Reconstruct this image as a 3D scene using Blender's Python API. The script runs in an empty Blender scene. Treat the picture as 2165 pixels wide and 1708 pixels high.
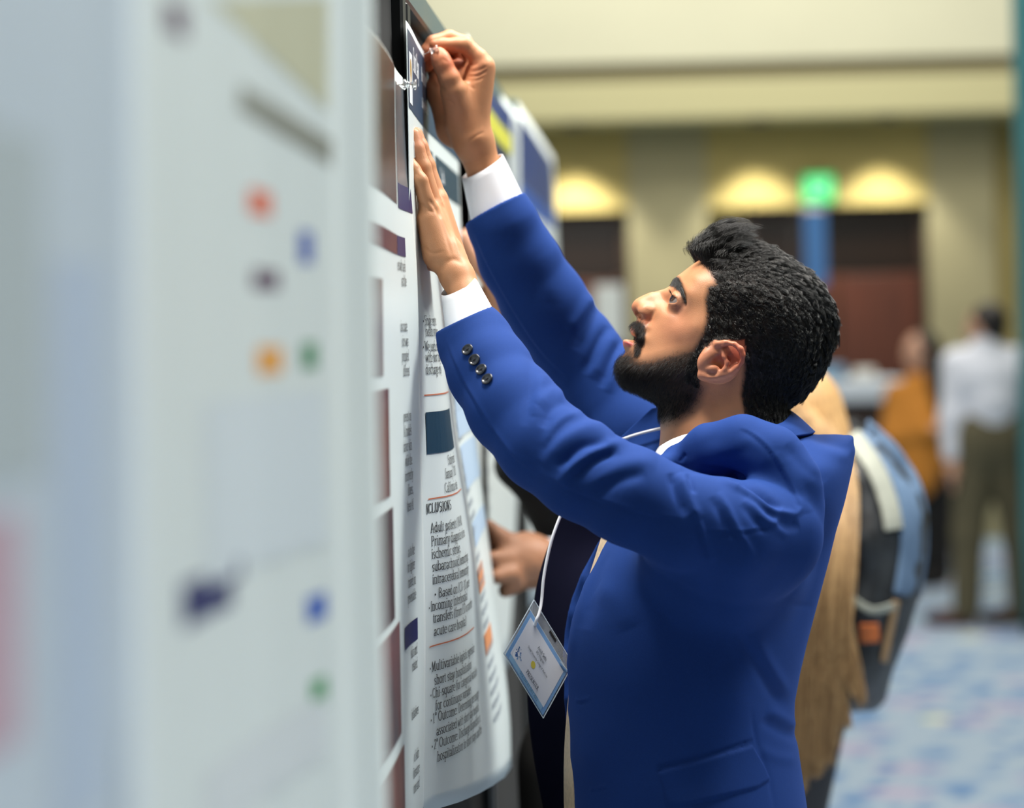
import bpy, math, random
import numpy as np
from mathutils import Vector, Matrix
random.seed(7); rng = np.random.default_rng(7)
sc = bpy.context.scene
COL = sc.collection
# ------------------------------------------------------------------ camera
F, CX, CY, CAMZ = 5112.0, 1082.5, 854.0, 1.52
_p = math.atan(127/5112); _r = math.radians(1.4)
_F0 = np.array([0, math.cos(_p), -math.sin(_p)])
_U0 = np.array([0, math.sin(_p), math.cos(_p)])
_R0 = np.array([1., 0, 0])
CR = math.cos(_r)*_R0 - math.sin(_r)*_U0
CU = math.sin(_r)*_R0 + math.cos(_r)*_U0
CF = _F0
CC = np.array([0, 0, CAMZ])
cam = bpy.data.cameras.new('camera'); camo = bpy.data.objects.new('camera', cam); COL.objects.link(camo)
cam.sensor_width = 36; cam.lens = 85; cam.clip_start = 0.05; cam.clip_end = 200
cam.dof.use_dof = True; cam.dof.focus_distance = 2.62; cam.dof.aperture_fstop = 2.8; cam.dof.aperture_blades = 0
camo.matrix_world = Matrix(((CR[0], CU[0], -CF[0], CC[0]), (CR[1], CU[1], -CF[1], CC[1]), (CR[2], CU[2], -CF[2], CC[2]), (0, 0, 0, 1)))
sc.camera = camo
# ------------------------------------------------------------------ world, lights, exposure
sc.view_settings.view_transform = 'Standard'; sc.view_settings.look = 'None'
sc.view_settings.gamma = 1.0; sc.view_settings.use_curve_mapping = False
sc.view_settings.exposure = 0.0
sc.cycles.use_denoising = True
sc.cycles.max_bounces = 6; sc.cycles.transparent_max_bounces = 12
wd = bpy.data.worlds.new('hall'); sc.world = wd; wd.use_nodes = True
_bg = wd.node_tree.nodes['Background']; _bg.inputs[0].default_value = (1.0, 0.97, 0.92, 1); _bg.inputs[1].default_value = 0.045
def area(name, loc, target, size, power, col=(1, .95, .88), sy=None, spread=180):
    l = bpy.data.lights.new(name, 'AREA'); l.energy = power; l.size = size; l.color = col
    if sy: l.shape = 'RECTANGLE'; l.size_y = sy
    l.spread = math.radians(spread)
    o = bpy.data.objects.new(name, l); COL.objects.link(o); o.location = loc
    o.rotation_euler = (Vector(target)-Vector(loc)).to_track_quat('-Z', 'Y').to_euler()
    return o
area('ceiling_light', (-0.40, 2.42, 4.0), (0.2, 2.65, 1.5), 0.5, 116, (1, .95, .87))
area('ceiling_light', (0.55, 3.0, 4.3), (0.3, 2.7, 1.2), 0.8, 70)
area('ceiling_light', (2.3, 3.1, 4.4), (-0.1, 2.6, 1.2), 1.0, 132, (.97, 1, .97))
area('ceiling_light', (1.2, 0.9, 4.4), (-0.1, 1.5, 1.3), 0.8, 17, (.95, 1, .98))
area('ceiling_light', (1.3, 4.6, 4.6), (1.0, 5.0, 0), 2.0, 150)
area('ceiling_light', (2.5, 11.5, 4.8), (2.5, 11.5, 0), 5.0, 330, (1, .96, .9))
area('ceiling_light', (1.5, 15.0, 5.2), (1.8, 18.0, 4.2), 6.0, 150, (1, .97, .88), sy=1.0)
# ------------------------------------------------------------------ helpers
def W(px, py, Z):
    px, py, Z = np.broadcast_arrays(np.asarray(px, float), np.asarray(py, float), np.asarray(Z, float))
    d = CF + ((px-CX)/F)[..., None]*CR - ((py-CY)/F)[..., None]*CU
    return CC + d*Z[..., None]
def M(px, py, Z):                       # camera-frame metres: right, down, forward
    return np.array([(px-CX)/F*Z, (py-CY)/F*Z, Z])
def M2W(v):
    return CC + v[:, :1]*CR - v[:, 1:2]*CU + v[:, 2:3]*CF
def W2P(w):
    r = w-CC; z = r@CF
    return CX+F*(r@CR)/z, CY-F*(r@CU)/z, z
def lin(c):
    c = np.asarray(c, float)/255
    return tuple(np.where(c <= .04045, c/12.92, ((c+.055)/1.055)**2.4))
def mat(name, rgb=(200, 200, 200), rough=.6, metal=0, spec=.5, noise=0, nscale=40, bump=0, bscale=300, sheen=0, attr=None, emit=0, trans=0, alpha=1, sss=0, rgb2=None, stretch=None):
    m = bpy.data.materials.new(name); m.use_nodes = True
    nt = m.node_tree; b = nt.nodes['Principled BSDF']; N = nt.nodes.new; L = nt.links.new
    c = lin(rgb)
    b.inputs['Base Color'].default_value = (*c, 1)
    b.inputs['Roughness'].default_value = rough; b.inputs['Metallic'].default_value = metal
    b.inputs['Specular IOR Level'].default_value = spec
    b.inputs['Transmission Weight'].default_value = trans; b.inputs['Alpha'].default_value = alpha
    if sheen:
        b.inputs['Sheen Weight'].default_value = sheen; b.inputs['Sheen Roughness'].default_value = .4
        b.inputs['Sheen Tint'].default_value = (*lin(np.clip(np.array(rgb)*1.5+30, 0, 255)), 1)
    if sss:
        b.inputs['Subsurface Weight'].default_value = sss
        b.inputs['Subsurface Radius'].default_value = (1, .35, .2); b.inputs['Subsurface Scale'].default_value = .004
    if emit:
        b.inputs['Emission Color'].default_value = (*c, 1); b.inputs['Emission Strength'].default_value = emit
    co = N('ShaderNodeTexCoord').outputs['Object'] if (noise or bump or rgb2) else None
    if stretch and co:
        mp = N('ShaderNodeMapping'); mp.inputs['Scale'].default_value = stretch; L(co, mp.inputs[0]); co = mp.outputs[0]
    base = None
    if attr:
        a = N('ShaderNodeAttribute'); a.attribute_name = attr; base = a.outputs['Color']
    if noise or rgb2:
        n = N('ShaderNodeTexNoise'); n.inputs['Scale'].default_value = nscale; n.inputs['Detail'].default_value = 4; L(co, n.inputs['Vector'])
        if rgb2:
            r = N('ShaderNodeValToRGB'); r.color_ramp.elements[0].position = .35; r.color_ramp.elements[1].position = .65
            r.color_ramp.elements[0].color = (*c, 1); r.color_ramp.elements[1].color = (*lin(rgb2), 1)
            L(n.outputs[0], r.inputs[0]); base = r.outputs[0]
        else:
            mr = N('ShaderNodeMapRange'); mr.inputs[1].default_value = .3; mr.inputs[2].default_value = .7; mr.inputs[3].default_value = 1-noise; mr.inputs[4].default_value = 1+noise
            L(n.outputs[0], mr.inputs[0])
            mx = N('ShaderNodeMix'); mx.data_type = 'RGBA'; mx.blend_type = 'MULTIPLY'; mx.inputs[0].default_value = 1
            if base: L(base, mx.inputs[6])
            else: mx.inputs[6].default_value = (*c, 1)
            L(mr.outputs[0], mx.inputs[7]); base = mx.outputs[2]
    if base: L(base, b.inputs['Base Color'])
    if bump:
        n2 = N('ShaderNodeTexNoise'); n2.inputs['Scale'].default_value = bscale; n2.inputs['Detail'].default_value = 3; L(co, n2.inputs['Vector'])
        bp = N('ShaderNodeBump'); bp.inputs['Strength'].default_value = bump; bp.inputs['Distance'].default_value = .002
        L(n2.outputs[0], bp.inputs['Height']); L(bp.outputs[0], b.inputs['Normal'])
    return m
ORG = {}
def origin_of(p):
    return ORG.get(p.name, np.zeros(3)) if p is not None else np.zeros(3)
def thing(name, loc, label=None, cat=None, group=None):
    o = bpy.data.objects.new(name, None); COL.objects.link(o); o.location = loc; o.empty_display_size = .1
    ORG[o.name] = np.array(loc, float); tag(o, label, cat, group); return o
def tag(o, label=None, cat=None, group=None, kind=None):
    for k, v in (('label', label), ('category', cat), ('group', group), ('kind', kind)):
        if v: o[k] = v
    return o
def mk(name, V, Fc, m, parent=None, smooth=True, mi=None, col=None, loc=None):
    """a mesh object from world-space vertices; Fc an (n,4)/(n,3) array or a list of lists"""
    V = np.asarray(V, float)
    me = bpy.data.meshes.new(name)
    if parent is not None: off = origin_of(parent)
    else: off = np.array(loc, float) if loc is not None else np.zeros(3)
    V = V-off
    if isinstance(Fc, np.ndarray):
        n, k = Fc.shape
        me.vertices.add(len(V)); me.vertices.foreach_set('co', V.astype(np.float32).ravel())
        me.loops.add(n*k); me.loops.foreach_set('vertex_index', Fc.astype(np.int32).ravel())
        me.polygons.add(n); me.polygons.foreach_set('loop_start', np.arange(0, n*k, k, dtype=np.int32))
        me.update(calc_edges=True); me.validate()
    else:
        me.from_pydata([tuple(v) for v in V], [], Fc)
    if smooth: me.polygons.foreach_set('use_smooth', np.ones(len(me.polygons), bool))
    for mm in (m if isinstance(m, (list, tuple)) else [m]): me.materials.append(mm)
    if mi is not None: me.polygons.foreach_set('material_index', np.asarray(mi, np.int32))
    if col is not None:
        a = me.color_attributes.new('Col', 'FLOAT_COLOR', 'POINT')
        a.data.foreach_set('color', np.concatenate([col, np.ones((len(col), 1))], 1).astype(np.float32).ravel())
    o = bpy.data.objects.new(name, me); COL.objects.link(o)
    if parent is not None:
        o.parent = parent; ORG[o.name] = off
    else:
        o.location = off; ORG[o.name] = off
    return o
class MB:
    """collects convex pieces in world space"""
    def __init__(s): s.v = []; s.f = []; s.mi = []
    def add(s, V, Fs, mi=0):
        b = len(s.v); s.v += [tuple(x) for x in V]; s.f += [[b+i for i in f] for f in Fs]; s.mi += [mi]*len(Fs); return s
    def box(s, lo, hi, mi=0, ax=None, o=None):
        (a, b, c), (d, e, f) = lo, hi
        V = np.array([(a,b,c),(d,b,c),(d,e,c),(a,e,c),(a,b,f),(d,b,f),(d,e,f),(a,e,f)], float)
        if ax is not None: V = np.asarray(o)+V@np.asarray(ax)
        return s.add(V, [(3,2,1,0),(4,5,6,7),(0,1,5,4),(1,2,6,5),(2,3,7,6),(3,0,4,7)], mi)
    def bbox(s, lo, hi, bev=.01, mi=0, ax=None, o=None):
        lo = np.array(lo, float); hi = np.array(hi, float)
        c = (lo+hi)/2; h = (hi-lo)/2; b = min(bev, *(h*.9)); V = []; idx = {}
        for sx in (-1,1):
            for sy in (-1,1):
                for sz in (-1,1):
                    for k in range(3):
                        q = h.copy()-b; q[k] = h[k]; idx[(sx,sy,sz,k)] = len(V); V.append(c+q*(sx,sy,sz))
        Fs = []
        S = (-1,1)
        for k in range(3):
            i, j = [(1,2),(2,0),(0,1)][k]
            for sg in S:
                L = []
                for (p, q) in ((-1,-1),(1,-1),(1,1),(-1,1)):
                    t = [0,0,0]; t[k] = sg; t[i] = p; t[j] = q; L.append(idx[(*t, k)])
                Fs.append(L if sg > 0 else L[::-1])
        for k in range(3):
            i, j = [(1,2),(2,0),(0,1)][k]
            for p in S:
                for q in S:
                    L = []
                    for (e, kk) in ((-1,i),(1,i),(1,j),(-1,j)):
                        t = [0,0,0]; t[k] = e; t[i] = p; t[j] = q; L.append(idx[(*t, kk)])
                    Fs.append(L)
        for sx in S:
            for sy in S:
                for sz in S: Fs.append([idx[(sx,sy,sz,k)] for k in range(3)])
        V = np.array(V)
        if ax is not None: V = np.asarray(o)+V@np.asarray(ax)
        return s.add(V, Fs, mi)
    def tube(s, P, r, n=8, mi=0, cap=True):
        V, Fs = tube(P, r, n, cap); return s.add(V, Fs, mi)
    def build(s, name, m, parent=None, smooth=False, loc=None):
        o = mk(name, s.v, s.f, m, parent, smooth, mi=s.mi if isinstance(m, (list, tuple)) else None, loc=loc)
        import bmesh
        bm = bmesh.new(); bm.from_mesh(o.data); bmesh.ops.recalc_face_normals(bm, faces=bm.faces); bm.to_mesh(o.data); bm.free()
        return o
def tube(P, r, n=8, cap=True):
    P = np.asarray(P, float); r = np.broadcast_to(np.asarray(r, float), (len(P),))
    T = np.gradient(P, axis=0); T /= np.linalg.norm(T, axis=1)[:, None]
    u = np.cross(T[0], [0, 0, 1.]);
    if np.linalg.norm(u) < .1: u = np.cross(T[0], [1., 0, 0])
    V = []
    for i in range(len(P)):
        u = u-T[i]*(u@T[i]); u /= np.linalg.norm(u); w = np.cross(T[i], u)
        for k in range(n):
            a = 2*math.pi*k/n; V.append(P[i]+r[i]*(math.cos(a)*u+math.sin(a)*w))
    Fs = [(i*n+k, i*n+(k+1) % n, (i+1)*n+(k+1) % n, (i+1)*n+k) for i in range(len(P)-1) for k in range(n)]
    if cap: Fs += [list(range(n))[::-1], [(len(P)-1)*n+k for k in range(n)]]
    return V, Fs
def spline(P, n):
    """Catmull-Rom through points, n samples"""
    P = np.asarray(P, float); m = len(P)
    t = np.linspace(0, m-1, n); i = np.clip(t.astype(int), 0, m-2); f = (t-i)[:, None]
    g = lambda k: P[np.clip(k, 0, m-1)]
    a, b, c, d = g(i-1), g(i), g(i+1), g(i+2)
    return .5*((2*b)+(-a+c)*f+(2*a-5*b+4*c-d)*f**2+(-a+3*b-3*c+d)*f**3)
def loft(rows, nu=24, nv=12, thick=.0012, bulge=None):
    """rows: list of polylines (k,3) in world space -> closed thin sheet (V,F)"""
    R = np.array([spline(r, nu) for r in rows])
    G = np.array([spline(R[:, j], nv) for j in range(nu)]).transpose(1, 0, 2) if len(rows) > 2 else np.array([R[0]*(1-t)+R[1]*t for t in np.linspace(0, 1, nv)])
    if bulge is not None:
        G = G+bulge(np.linspace(0, 1, nv)[:, None], np.linspace(0, 1, nu)[None, :])
    return sheet(G, thick)
def sheet(G, thick):
    nv, nu, _ = G.shape
    du = np.gradient(G, axis=1); dv = np.gradient(G, axis=0); n = np.cross(du, dv); n /= np.linalg.norm(n, axis=2)[..., None]+1e-12
    A = (G+n*thick/2).reshape(-1, 3); B = (G-n*thick/2).reshape(-1, 3); N = nv*nu
    i = np.arange(N).reshape(nv, nu)
    q = np.stack([i[:-1, :-1], i[:-1, 1:], i[1:, 1:], i[1:, :-1]], -1).reshape(-1, 4)
    e = np.concatenate([i[0, :], i[1:, -1], i[-1, -2::-1], i[-2:0:-1, 0]]); e2 = np.roll(e, -1)
    side = np.stack([e2, e, e+N, e2+N], -1)
    return np.concatenate([A, B]), np.concatenate([q, q[:, ::-1]+N, side])
# ---- voxel fields
BIG = .06
class Vox:
    def __init__(s, lo, hi, h):
        s.lo = np.array(lo, float); s.h = h; s.n = np.ceil((np.array(hi)-lo)/h).astype(int)+1
        s.A = np.full(s.n, BIG, np.float32)
    def box(s, lo, hi):
        a = np.clip(np.floor((np.array(lo)-s.lo)/s.h).astype(int), 0, s.n); b = np.clip(np.ceil((np.array(hi)-s.lo)/s.h).astype(int)+1, 0, s.n)
        sl = tuple(slice(x, y) for x, y in zip(a, b))
        ax = [(s.lo[k]+s.h*np.arange(a[k], b[k])).astype(np.float32) for k in range(3)]
        return sl, ax[0][:, None, None], ax[1][None, :, None], ax[2][None, None, :]
    def put(s, d, sl, k, cut=False):
        a = s.A[sl]
        if cut:
            h = np.maximum(k-np.abs(a+d), 0)/k; s.A[sl] = np.maximum(a, -d)+h*h*k*.25
        else:
            h = np.maximum(k-np.abs(a-d), 0)/k; s.A[sl] = np.minimum(a, d)-h*h*k*.25
    def cap(s, p0, r0, p1, r1, k=.006, flat=None, cut=False):
        p0 = np.array(p0, float); p1 = np.array(p1, float); m = max(r0, r1)*(1.0)+k+.012
        sl, X, Y, Z = s.box(np.minimum(p0, p1)-m, np.maximum(p0, p1)+m)
        x, y, z = X-p0[0], Y-p0[1], Z-p0[2]; ab = p1-p0
        if flat is not None:      # (axis, factor): thinner along axis when factor > 1
            n = np.array(flat[0], float); n /= np.linalg.norm(n); q = (x*n[0]+y*n[1]+z*n[2])*(flat[1]-1)
            x = x+q*n[0]; y = y+q*n[1]; z = z+q*n[2]; ab = ab+n*(ab@n)*(flat[1]-1)
        t = np.clip((x*ab[0]+y*ab[1]+z*ab[2])/max(ab@ab, 1e-9), 0, 1)
        d = np.sqrt((x-t*ab[0])**2+(y-t*ab[1])**2+(z-t*ab[2])**2)-(r0+(r1-r0)*t)
        s.put(d.astype(np.float32), sl, k, cut)
    def chain(s, P, k=.006, flat=None):
        for (a, b) in zip(P[:-1], P[1:]): s.cap(a[0], a[1], b[0], b[1], k, flat)
    def ell(s, c, r, k=.006, rot=None, cut=False):
        """rot: 3 rows = local axes"""
        c = np.array(c, float); r = np.array(r, float); m = r.max()+k+.008
        sl, X, Y, Z = s.box(c-m, c+m); x, y, z = X-c[0], Y-c[1], Z-c[2]
        if rot is not None:
            R = np.array(rot, float)
            x, y, z = [R[i][0]*x+R[i][1]*y+R[i][2]*z for i in range(3)]
        k0 = np.sqrt((x/r[0])**2+(y/r[1])**2+(z/r[2])**2); k1 = np.sqrt((x/r[0]**2)**2+(y/r[1]**2)**2+(z/r[2]**2)**2)+1e-9
        s.put((k0*(k0-1)/k1).astype(np.float32), sl, k, cut)
    def mesh(s):
        return nets(s.A, s.lo, s.h)
def nets(A, lo, h):
    S = A < 0
    nx, ny, nz = [n-1 for n in A.shape]
    c = lambda i, j, k: S[i:i+nx, j:j+ny, k:k+nz]
    cnt = np.zeros((nx, ny, nz), np.uint8)
    for i in (0,1):
        for j in (0,1):
            for k in (0,1): cnt += c(i, j, k)
    act = (cnt > 0) & (cnt < 8)
    ii = np.argwhere(act); N = len(ii)
    idx = np.full(act.shape, -1, np.int32); idx[act] = np.arange(N)
    pos = np.zeros((N, 3)); num = np.zeros(N)
    C = np.array([(i, j, k) for i in (0,1) for j in (0,1) for k in (0,1)])
    val = np.stack([A[ii[:, 0]+q[0], ii[:, 1]+q[1], ii[:, 2]+q[2]] for q in C], 1).astype(float)
    for a in range(8):
        for b in range(a+1, 8):
            if np.abs(C[a]-C[b]).sum() != 1: continue
            m = (val[:, a] < 0) != (val[:, b] < 0)
            t = np.where(m, val[:, a]/(val[:, a]-val[:, b]+1e-20), 0)
            pos += np.where(m[:, None], C[a]+(C[b]-C[a])*t[:, None], 0); num += m
    V = lo+h*(ii+pos/num[:, None])
    Q = []
    for ax in range(3):
        o1, o2 = [(1,2),(2,0),(0,1)][ax]
        sl0 = [slice(0, -1)]*3; sl1 = [slice(0, -1)]*3; sl0[ax] = slice(0, -1); sl1[ax] = slice(1, None)
        for o in (o1, o2): sl0[o] = slice(1, -1); sl1[o] = slice(1, -1)
        s0, s1 = S[tuple(sl0)], S[tuple(sl1)]
        e = np.argwhere(s0 != s1)
        if not len(e): continue
        fl = s0[tuple(e.T)]
        off = np.zeros(3, int); off[o1] = 1; off[o2] = 1
        g = e+off
        d1 = np.zeros(3, int); d1[o1] = 1; d2 = np.zeros(3, int); d2[o2] = 1
        q = np.stack([idx[tuple((g-d1-d2).T)], idx[tuple((g-d2).T)], idx[tuple(g.T)], idx[tuple((g-d1).T)]], 1)
        q[~fl] = q[~fl][:, ::-1]; Q.append(q)
    return V, np.concatenate(Q)
def vnorm(V, Q):
    n = np.cross(V[Q[:, 2]]-V[Q[:, 0]], V[Q[:, 3]]-V[Q[:, 1]])
    out = np.stack([np.bincount(Q.ravel(), np.repeat(n[:, k], 4), len(V)) for k in range(3)], 1)
    return out/(np.linalg.norm(out, axis=1)[:, None]+1e-15)
def smooth(V, Q, it=1, lam=.5):
    E = np.concatenate([Q[:, [0,1]], Q[:, [1,2]], Q[:, [2,3]], Q[:, [3,0]]]); E = np.concatenate([E, E[:, ::-1]])
    deg = np.bincount(E[:, 0], minlength=len(V))
    for i in range(it):
        for l in (lam, -lam*1.03):
            m = np.stack([np.bincount(E[:, 0], V[E[:, 1], k], len(V)) for k in range(3)], 1)/deg[:, None]
            V = V+l*(m-V)
    return V
def polydist(P, x, y):
    """signed distance and parameter (0..1) to a polyline"""
    P = np.asarray(P, float); L = np.r_[0, np.cumsum(np.linalg.norm(np.diff(P, axis=0), axis=1))]
    bd = np.full(x.shape, 1e9); bs = np.zeros(x.shape); bt = np.zeros(x.shape)
    for i in range(len(P)-1):
        d = P[i+1]-P[i]; l2 = d@d
        t = np.clip(((x-P[i, 0])*d[0]+(y-P[i, 1])*d[1])/l2, 0, 1)
        ex = x-P[i, 0]-t*d[0]; ey = y-P[i, 1]-t*d[1]; q = np.hypot(ex, ey)
        m = q < bd; bd = np.where(m, q, bd); bs = np.where(m, np.sign(d[0]*ey-d[1]*ex), bs); bt = np.where(m, (L[i]+t*math.sqrt(l2))/L[-1], bt)
    return bd, bs, bt
def inside(P, x, y):
    P = np.asarray(P, float); r = np.zeros(x.shape, bool); n = len(P)
    for i in range(n):
        (x0, y0), (x1, y1) = P[i], P[(i+1) % n]
        if y0 == y1: continue
        r ^= ((y0 > y) != (y1 > y)) & (x < (x1-x0)*(y-y0)/(y1-y0)+x0)
    return r
def sculpt(V, Q, strokes, near=True, zr=None):
    """V in camera-frame metres. stroke: (polyline px, width px, amp mm, kind)  kind g ridge/groove, s step (left of the line raised), p polygon plateau"""
    N = vnorm(V, Q)
    px = CX+F*V[:, 0]/V[:, 2]; py = CY+F*V[:, 1]/V[:, 2]
    fac = np.clip((-N[:, 2] if near else np.ones(len(V)))*2.5+.6, 0, 1)
    if zr is not None: fac = fac*((V[:, 2] > zr[0]) & (V[:, 2] < zr[1]))
    D = np.zeros(len(V))
    for st in strokes:
        P, w, a = np.asarray(st[0], float), st[1], st[2]*.001; kind = st[3] if len(st) > 3 else 'g'
        mg = w*4
        m = np.where((px > P[:, 0].min()-mg) & (px < P[:, 0].max()+mg) & (py > P[:, 1].min()-mg) & (py < P[:, 1].max()+mg) & (fac > 0))[0]
        if not len(m): continue
        if kind == 'p':
            d, _, _ = polydist(np.vstack([P, P[:1]]), px[m], py[m]); d = np.where(inside(P, px[m], py[m]), d, -d)
            D[m] += a*fac[m]*np.clip(d/w+.5, 0, 1); continue
        if len(P) > 2: P = spline(P, len(P)*4)
        d, sg, t = polydist(P, px[m], py[m]); tp = np.clip(np.minimum(t, 1-t)*5, 0, 1)**.7
        if kind == 'g': D[m] += a*fac[m]*np.exp(-(d/w)**2)*tp
        elif kind == 'u': D[m] += a*fac[m]*np.exp(-(d/w)**2)
        else: D[m] += a*fac[m]*tp*np.tanh(-sg*d/(w*.25))*np.exp(-(d/w)**2)
    return V+N*D[:, None]
def tps(P, g):
    P = np.asarray(P, float)/100; g = np.asarray(g, float); n = len(P)
    r = np.linalg.norm(P[:, None]-P[None], axis=2); K = np.where(r > 0, r*r*np.log(r+1e-12), 0)+np.eye(n)*1e-4
    T = np.c_[np.ones(n), P]; A = np.block([[K, T], [T.T, np.zeros((3, 3))]])
    c = np.linalg.solve(A, np.r_[g, 0, 0, 0])
    def ev(x, y):
        x = x/100; y = y/100; out = c[n]+c[n+1]*x+c[n+2]*y
        for i in range(n):
            r2 = (x-P[i, 0])**2+(y-P[i, 1])**2; out = out+c[i]*.5*r2*np.log(r2+1e-12)
        return out
    return ev
def inflate(vox, Z0, contour, inner, neg=(), k=.006, lo=None, hi=None, sub=14):
    """a body of half-width w(px,py) about the plane Z=Z0 whose outline is the closed contour (w=0)"""
    C = np.asarray(contour, float); pts = []
    for i in range(len(C)):
        a, b = C[i], C[(i+1) % len(C)]; m = max(1, int(np.linalg.norm(b-a)/sub))
        pts += [a+(b-a)*t for t in np.arange(m)/m]
    pts = np.array(pts); g = np.zeros(len(pts))
    I = np.array([(CX+(x-CX)*(Z0-w)/Z0, CY+(y-CY)*(Z0-w)/Z0, w) for x, y, w in inner])
    nx = np.array(neg, float).reshape(-1, 3)
    P = np.vstack([pts, I[:, :2], nx[:, :2]]); G = np.r_[g, I[:, 2]**2, nx[:, 2]]
    ev = tps(P, G)
    Pm = lambda q: M(q[0], q[1], Z0)
    l = Pm(C.min(0)-20); h = Pm(C.max(0)+20); wm = I[:, 2].max()+.03
    sl, X, Y, Z = vox.box((l[0], l[1], Z0-wm), (h[0], h[1], Z0+wm))
    gx = ev((CX+F*X[:, :, 0]/Z0).astype(float), (CY+F*Y[:, :, 0]/Z0).astype(float)*1.0) if False else ev(*np.broadcast_arrays((CX+F*X[:, :, 0]/Z0).astype(float), (CY+F*Y[:, :, 0]/Z0).astype(float)))
    ins = inside(C, *np.broadcast_arrays(CX+F*X[:, :, 0]/Z0, CY+F*Y[:, :, 0]/Z0))
    gx = np.where(ins, np.maximum(gx, 1e-6), np.minimum(gx, -1e-6))
    G0, G1 = np.gradient(gx, vox.h); gm = (G0**2+G1**2)[:, :, None]
    s2 = (Z-Z0)**2
    d = (s2-gx[:, :, None])/np.sqrt(4*s2+gm+1e-6)
    vox.put(np.clip(d, -.1, BIG).astype(np.float32), sl, k)
# ------------------------------------------------------------------ the man at the board
Z0 = 2.70
FLOOR = lambda p: np.array([p[0], p[1], 0.])
man_base = W(1470, 1500, Z0); man_base[2] = 0
man = thing('person', man_base, 'bearded person in a royal blue suit reaching up to pin a poster', 'person')
skin_m = mat('skin', rough=.48, spec=.4, attr='Col', sss=.12, bump=.12, bscale=900, noise=.05, nscale=60)
suit_m = mat('blue_wool', (25, 56, 120), rough=.85, spec=.15, noise=.06, nscale=700, bump=.10, bscale=1400, sheen=.12)
lining_m = mat('navy_lining', (8, 9, 30), rough=.9, spec=.1)
shirt_m = mat('white_cotton', (232, 234, 240), rough=.8, spec=.2, bump=.1, bscale=1500)
hair_m = mat('black_hair', (10, 9, 8), rough=.30, spec=.55)
beard_m = mat('beard_hair', (16, 12, 10), rough=.45, spec=.4)
zz = lambda p: (1250+p[0]/2.997, 430+p[1]/2.997)

head_out = [(1489,543),(1463,560),(1437,580),(1431,584),(1425,592),(1419,602),(1409,609),(1397,613),(1376,618),(1361,624),(1349,630),(1341,636),(1336.5,643),(1335,650),(1337.5,657.5),(1342,666),(1347,674),(1343,681),(1338.5,687),(1335.5,693),(1337,701),(1341,707),(1345,712),(1344,716),(1338,719),(1331,720.5),(1323,722.5),(1319,727),(1318,733),(1321,739),(1322,745),(1317,751),(1312,760),(1308,772),(1309,785),(1315,798),(1330,813),(1358,830),(1383,845),(1394,858),(1397,880),(1400,905),(1402,940),(1404,980),(1420,1010),(1660,1010),(1668,960),(1662,900),(1660,860),(1678,842),(1702,822),(1722,797),(1739,767),(1752,735),(1760,700),(1756,662),(1742,628),(1720,598),(1688,570),(1650,548),(1610,531),(1570,523),(1530,524),(1505,533)]
head_in = [(1600,660,.076),(1560,620,.072),(1640,640,.073),(1685,680,.066),(1650,725,.073),(1585,705,.075),(1545,660,.070),(1705,745,.054),(1665,785,.058),(1605,785,.066),(1620,575,.055),(1560,562,.050),(1510,570,.049),(1690,615,.050),(1732,690,.040),(1515,625,.065),(1482,610,.058),(1467,585,.045),(1450,592,.036),
 (1452,640,.0535),(1436,668,.047),(1440,618,.047),(1474,650,.061),(1470,690,.066),(1432,697,.053),(1404,685,.040),(1416,664,.040),(1382,700,.032),(1412,640,.020),(1405,650,.028),(1440,730,.056),(1402,728,.045),(1374,722,.034),(1362,704,.026),(1357,725,.027),
 (1398,622,.0085),(1392,632,.0125),(1378,640,.0135),(1365,636,.0105),(1352,645,.0115),(1364,655,.0170),(1357,662,.0165),(1369,668,.0185),(1376,676,.0205),(1344,657,.007),(1352,674,.0115),(1360,684,.020),(1346,694,.0155),(1347,704,.0185),(1348,712,.019),(1338,726,.0165),(1344,735,.0225),(1354,738,.027),(1332,741,.018),
 (1480,760,.066),(1425,775,.058),(1382,782,.047),(1345,782,.034),(1325,775,.024),(1450,812,.058),(1402,822,.045),(1352,806,.030),(1490,830,.060),(1480,790,.066),(1525,860,.060),(1455,870,.051),(1420,885,.036),(1585,870,.063),(1632,865,.046),(1505,930,.062),(1440,940,.047),(1580,930,.066),(1640,935,.040)]
B = Vox(M(845, 30, 2.42)-[0, 0, 0], M(1800, 1780, 3.02), .0022)
B.lo[:] = [min(M(845, 30, z)[0] for z in (2.4, 3.05)), min(M(845, 30, z)[1] for z in (2.4, 3.05)), 2.42]
B = Vox(B.lo, [.36, .50, 2.99], .0017)
inflate(B, Z0, head_out, head_in, k=.002)
mir = lambda p: np.array([p[0], p[1], 2*Z0-p[2]])
def Mw(px, py, w): return M(px, py, Z0-w)
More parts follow.
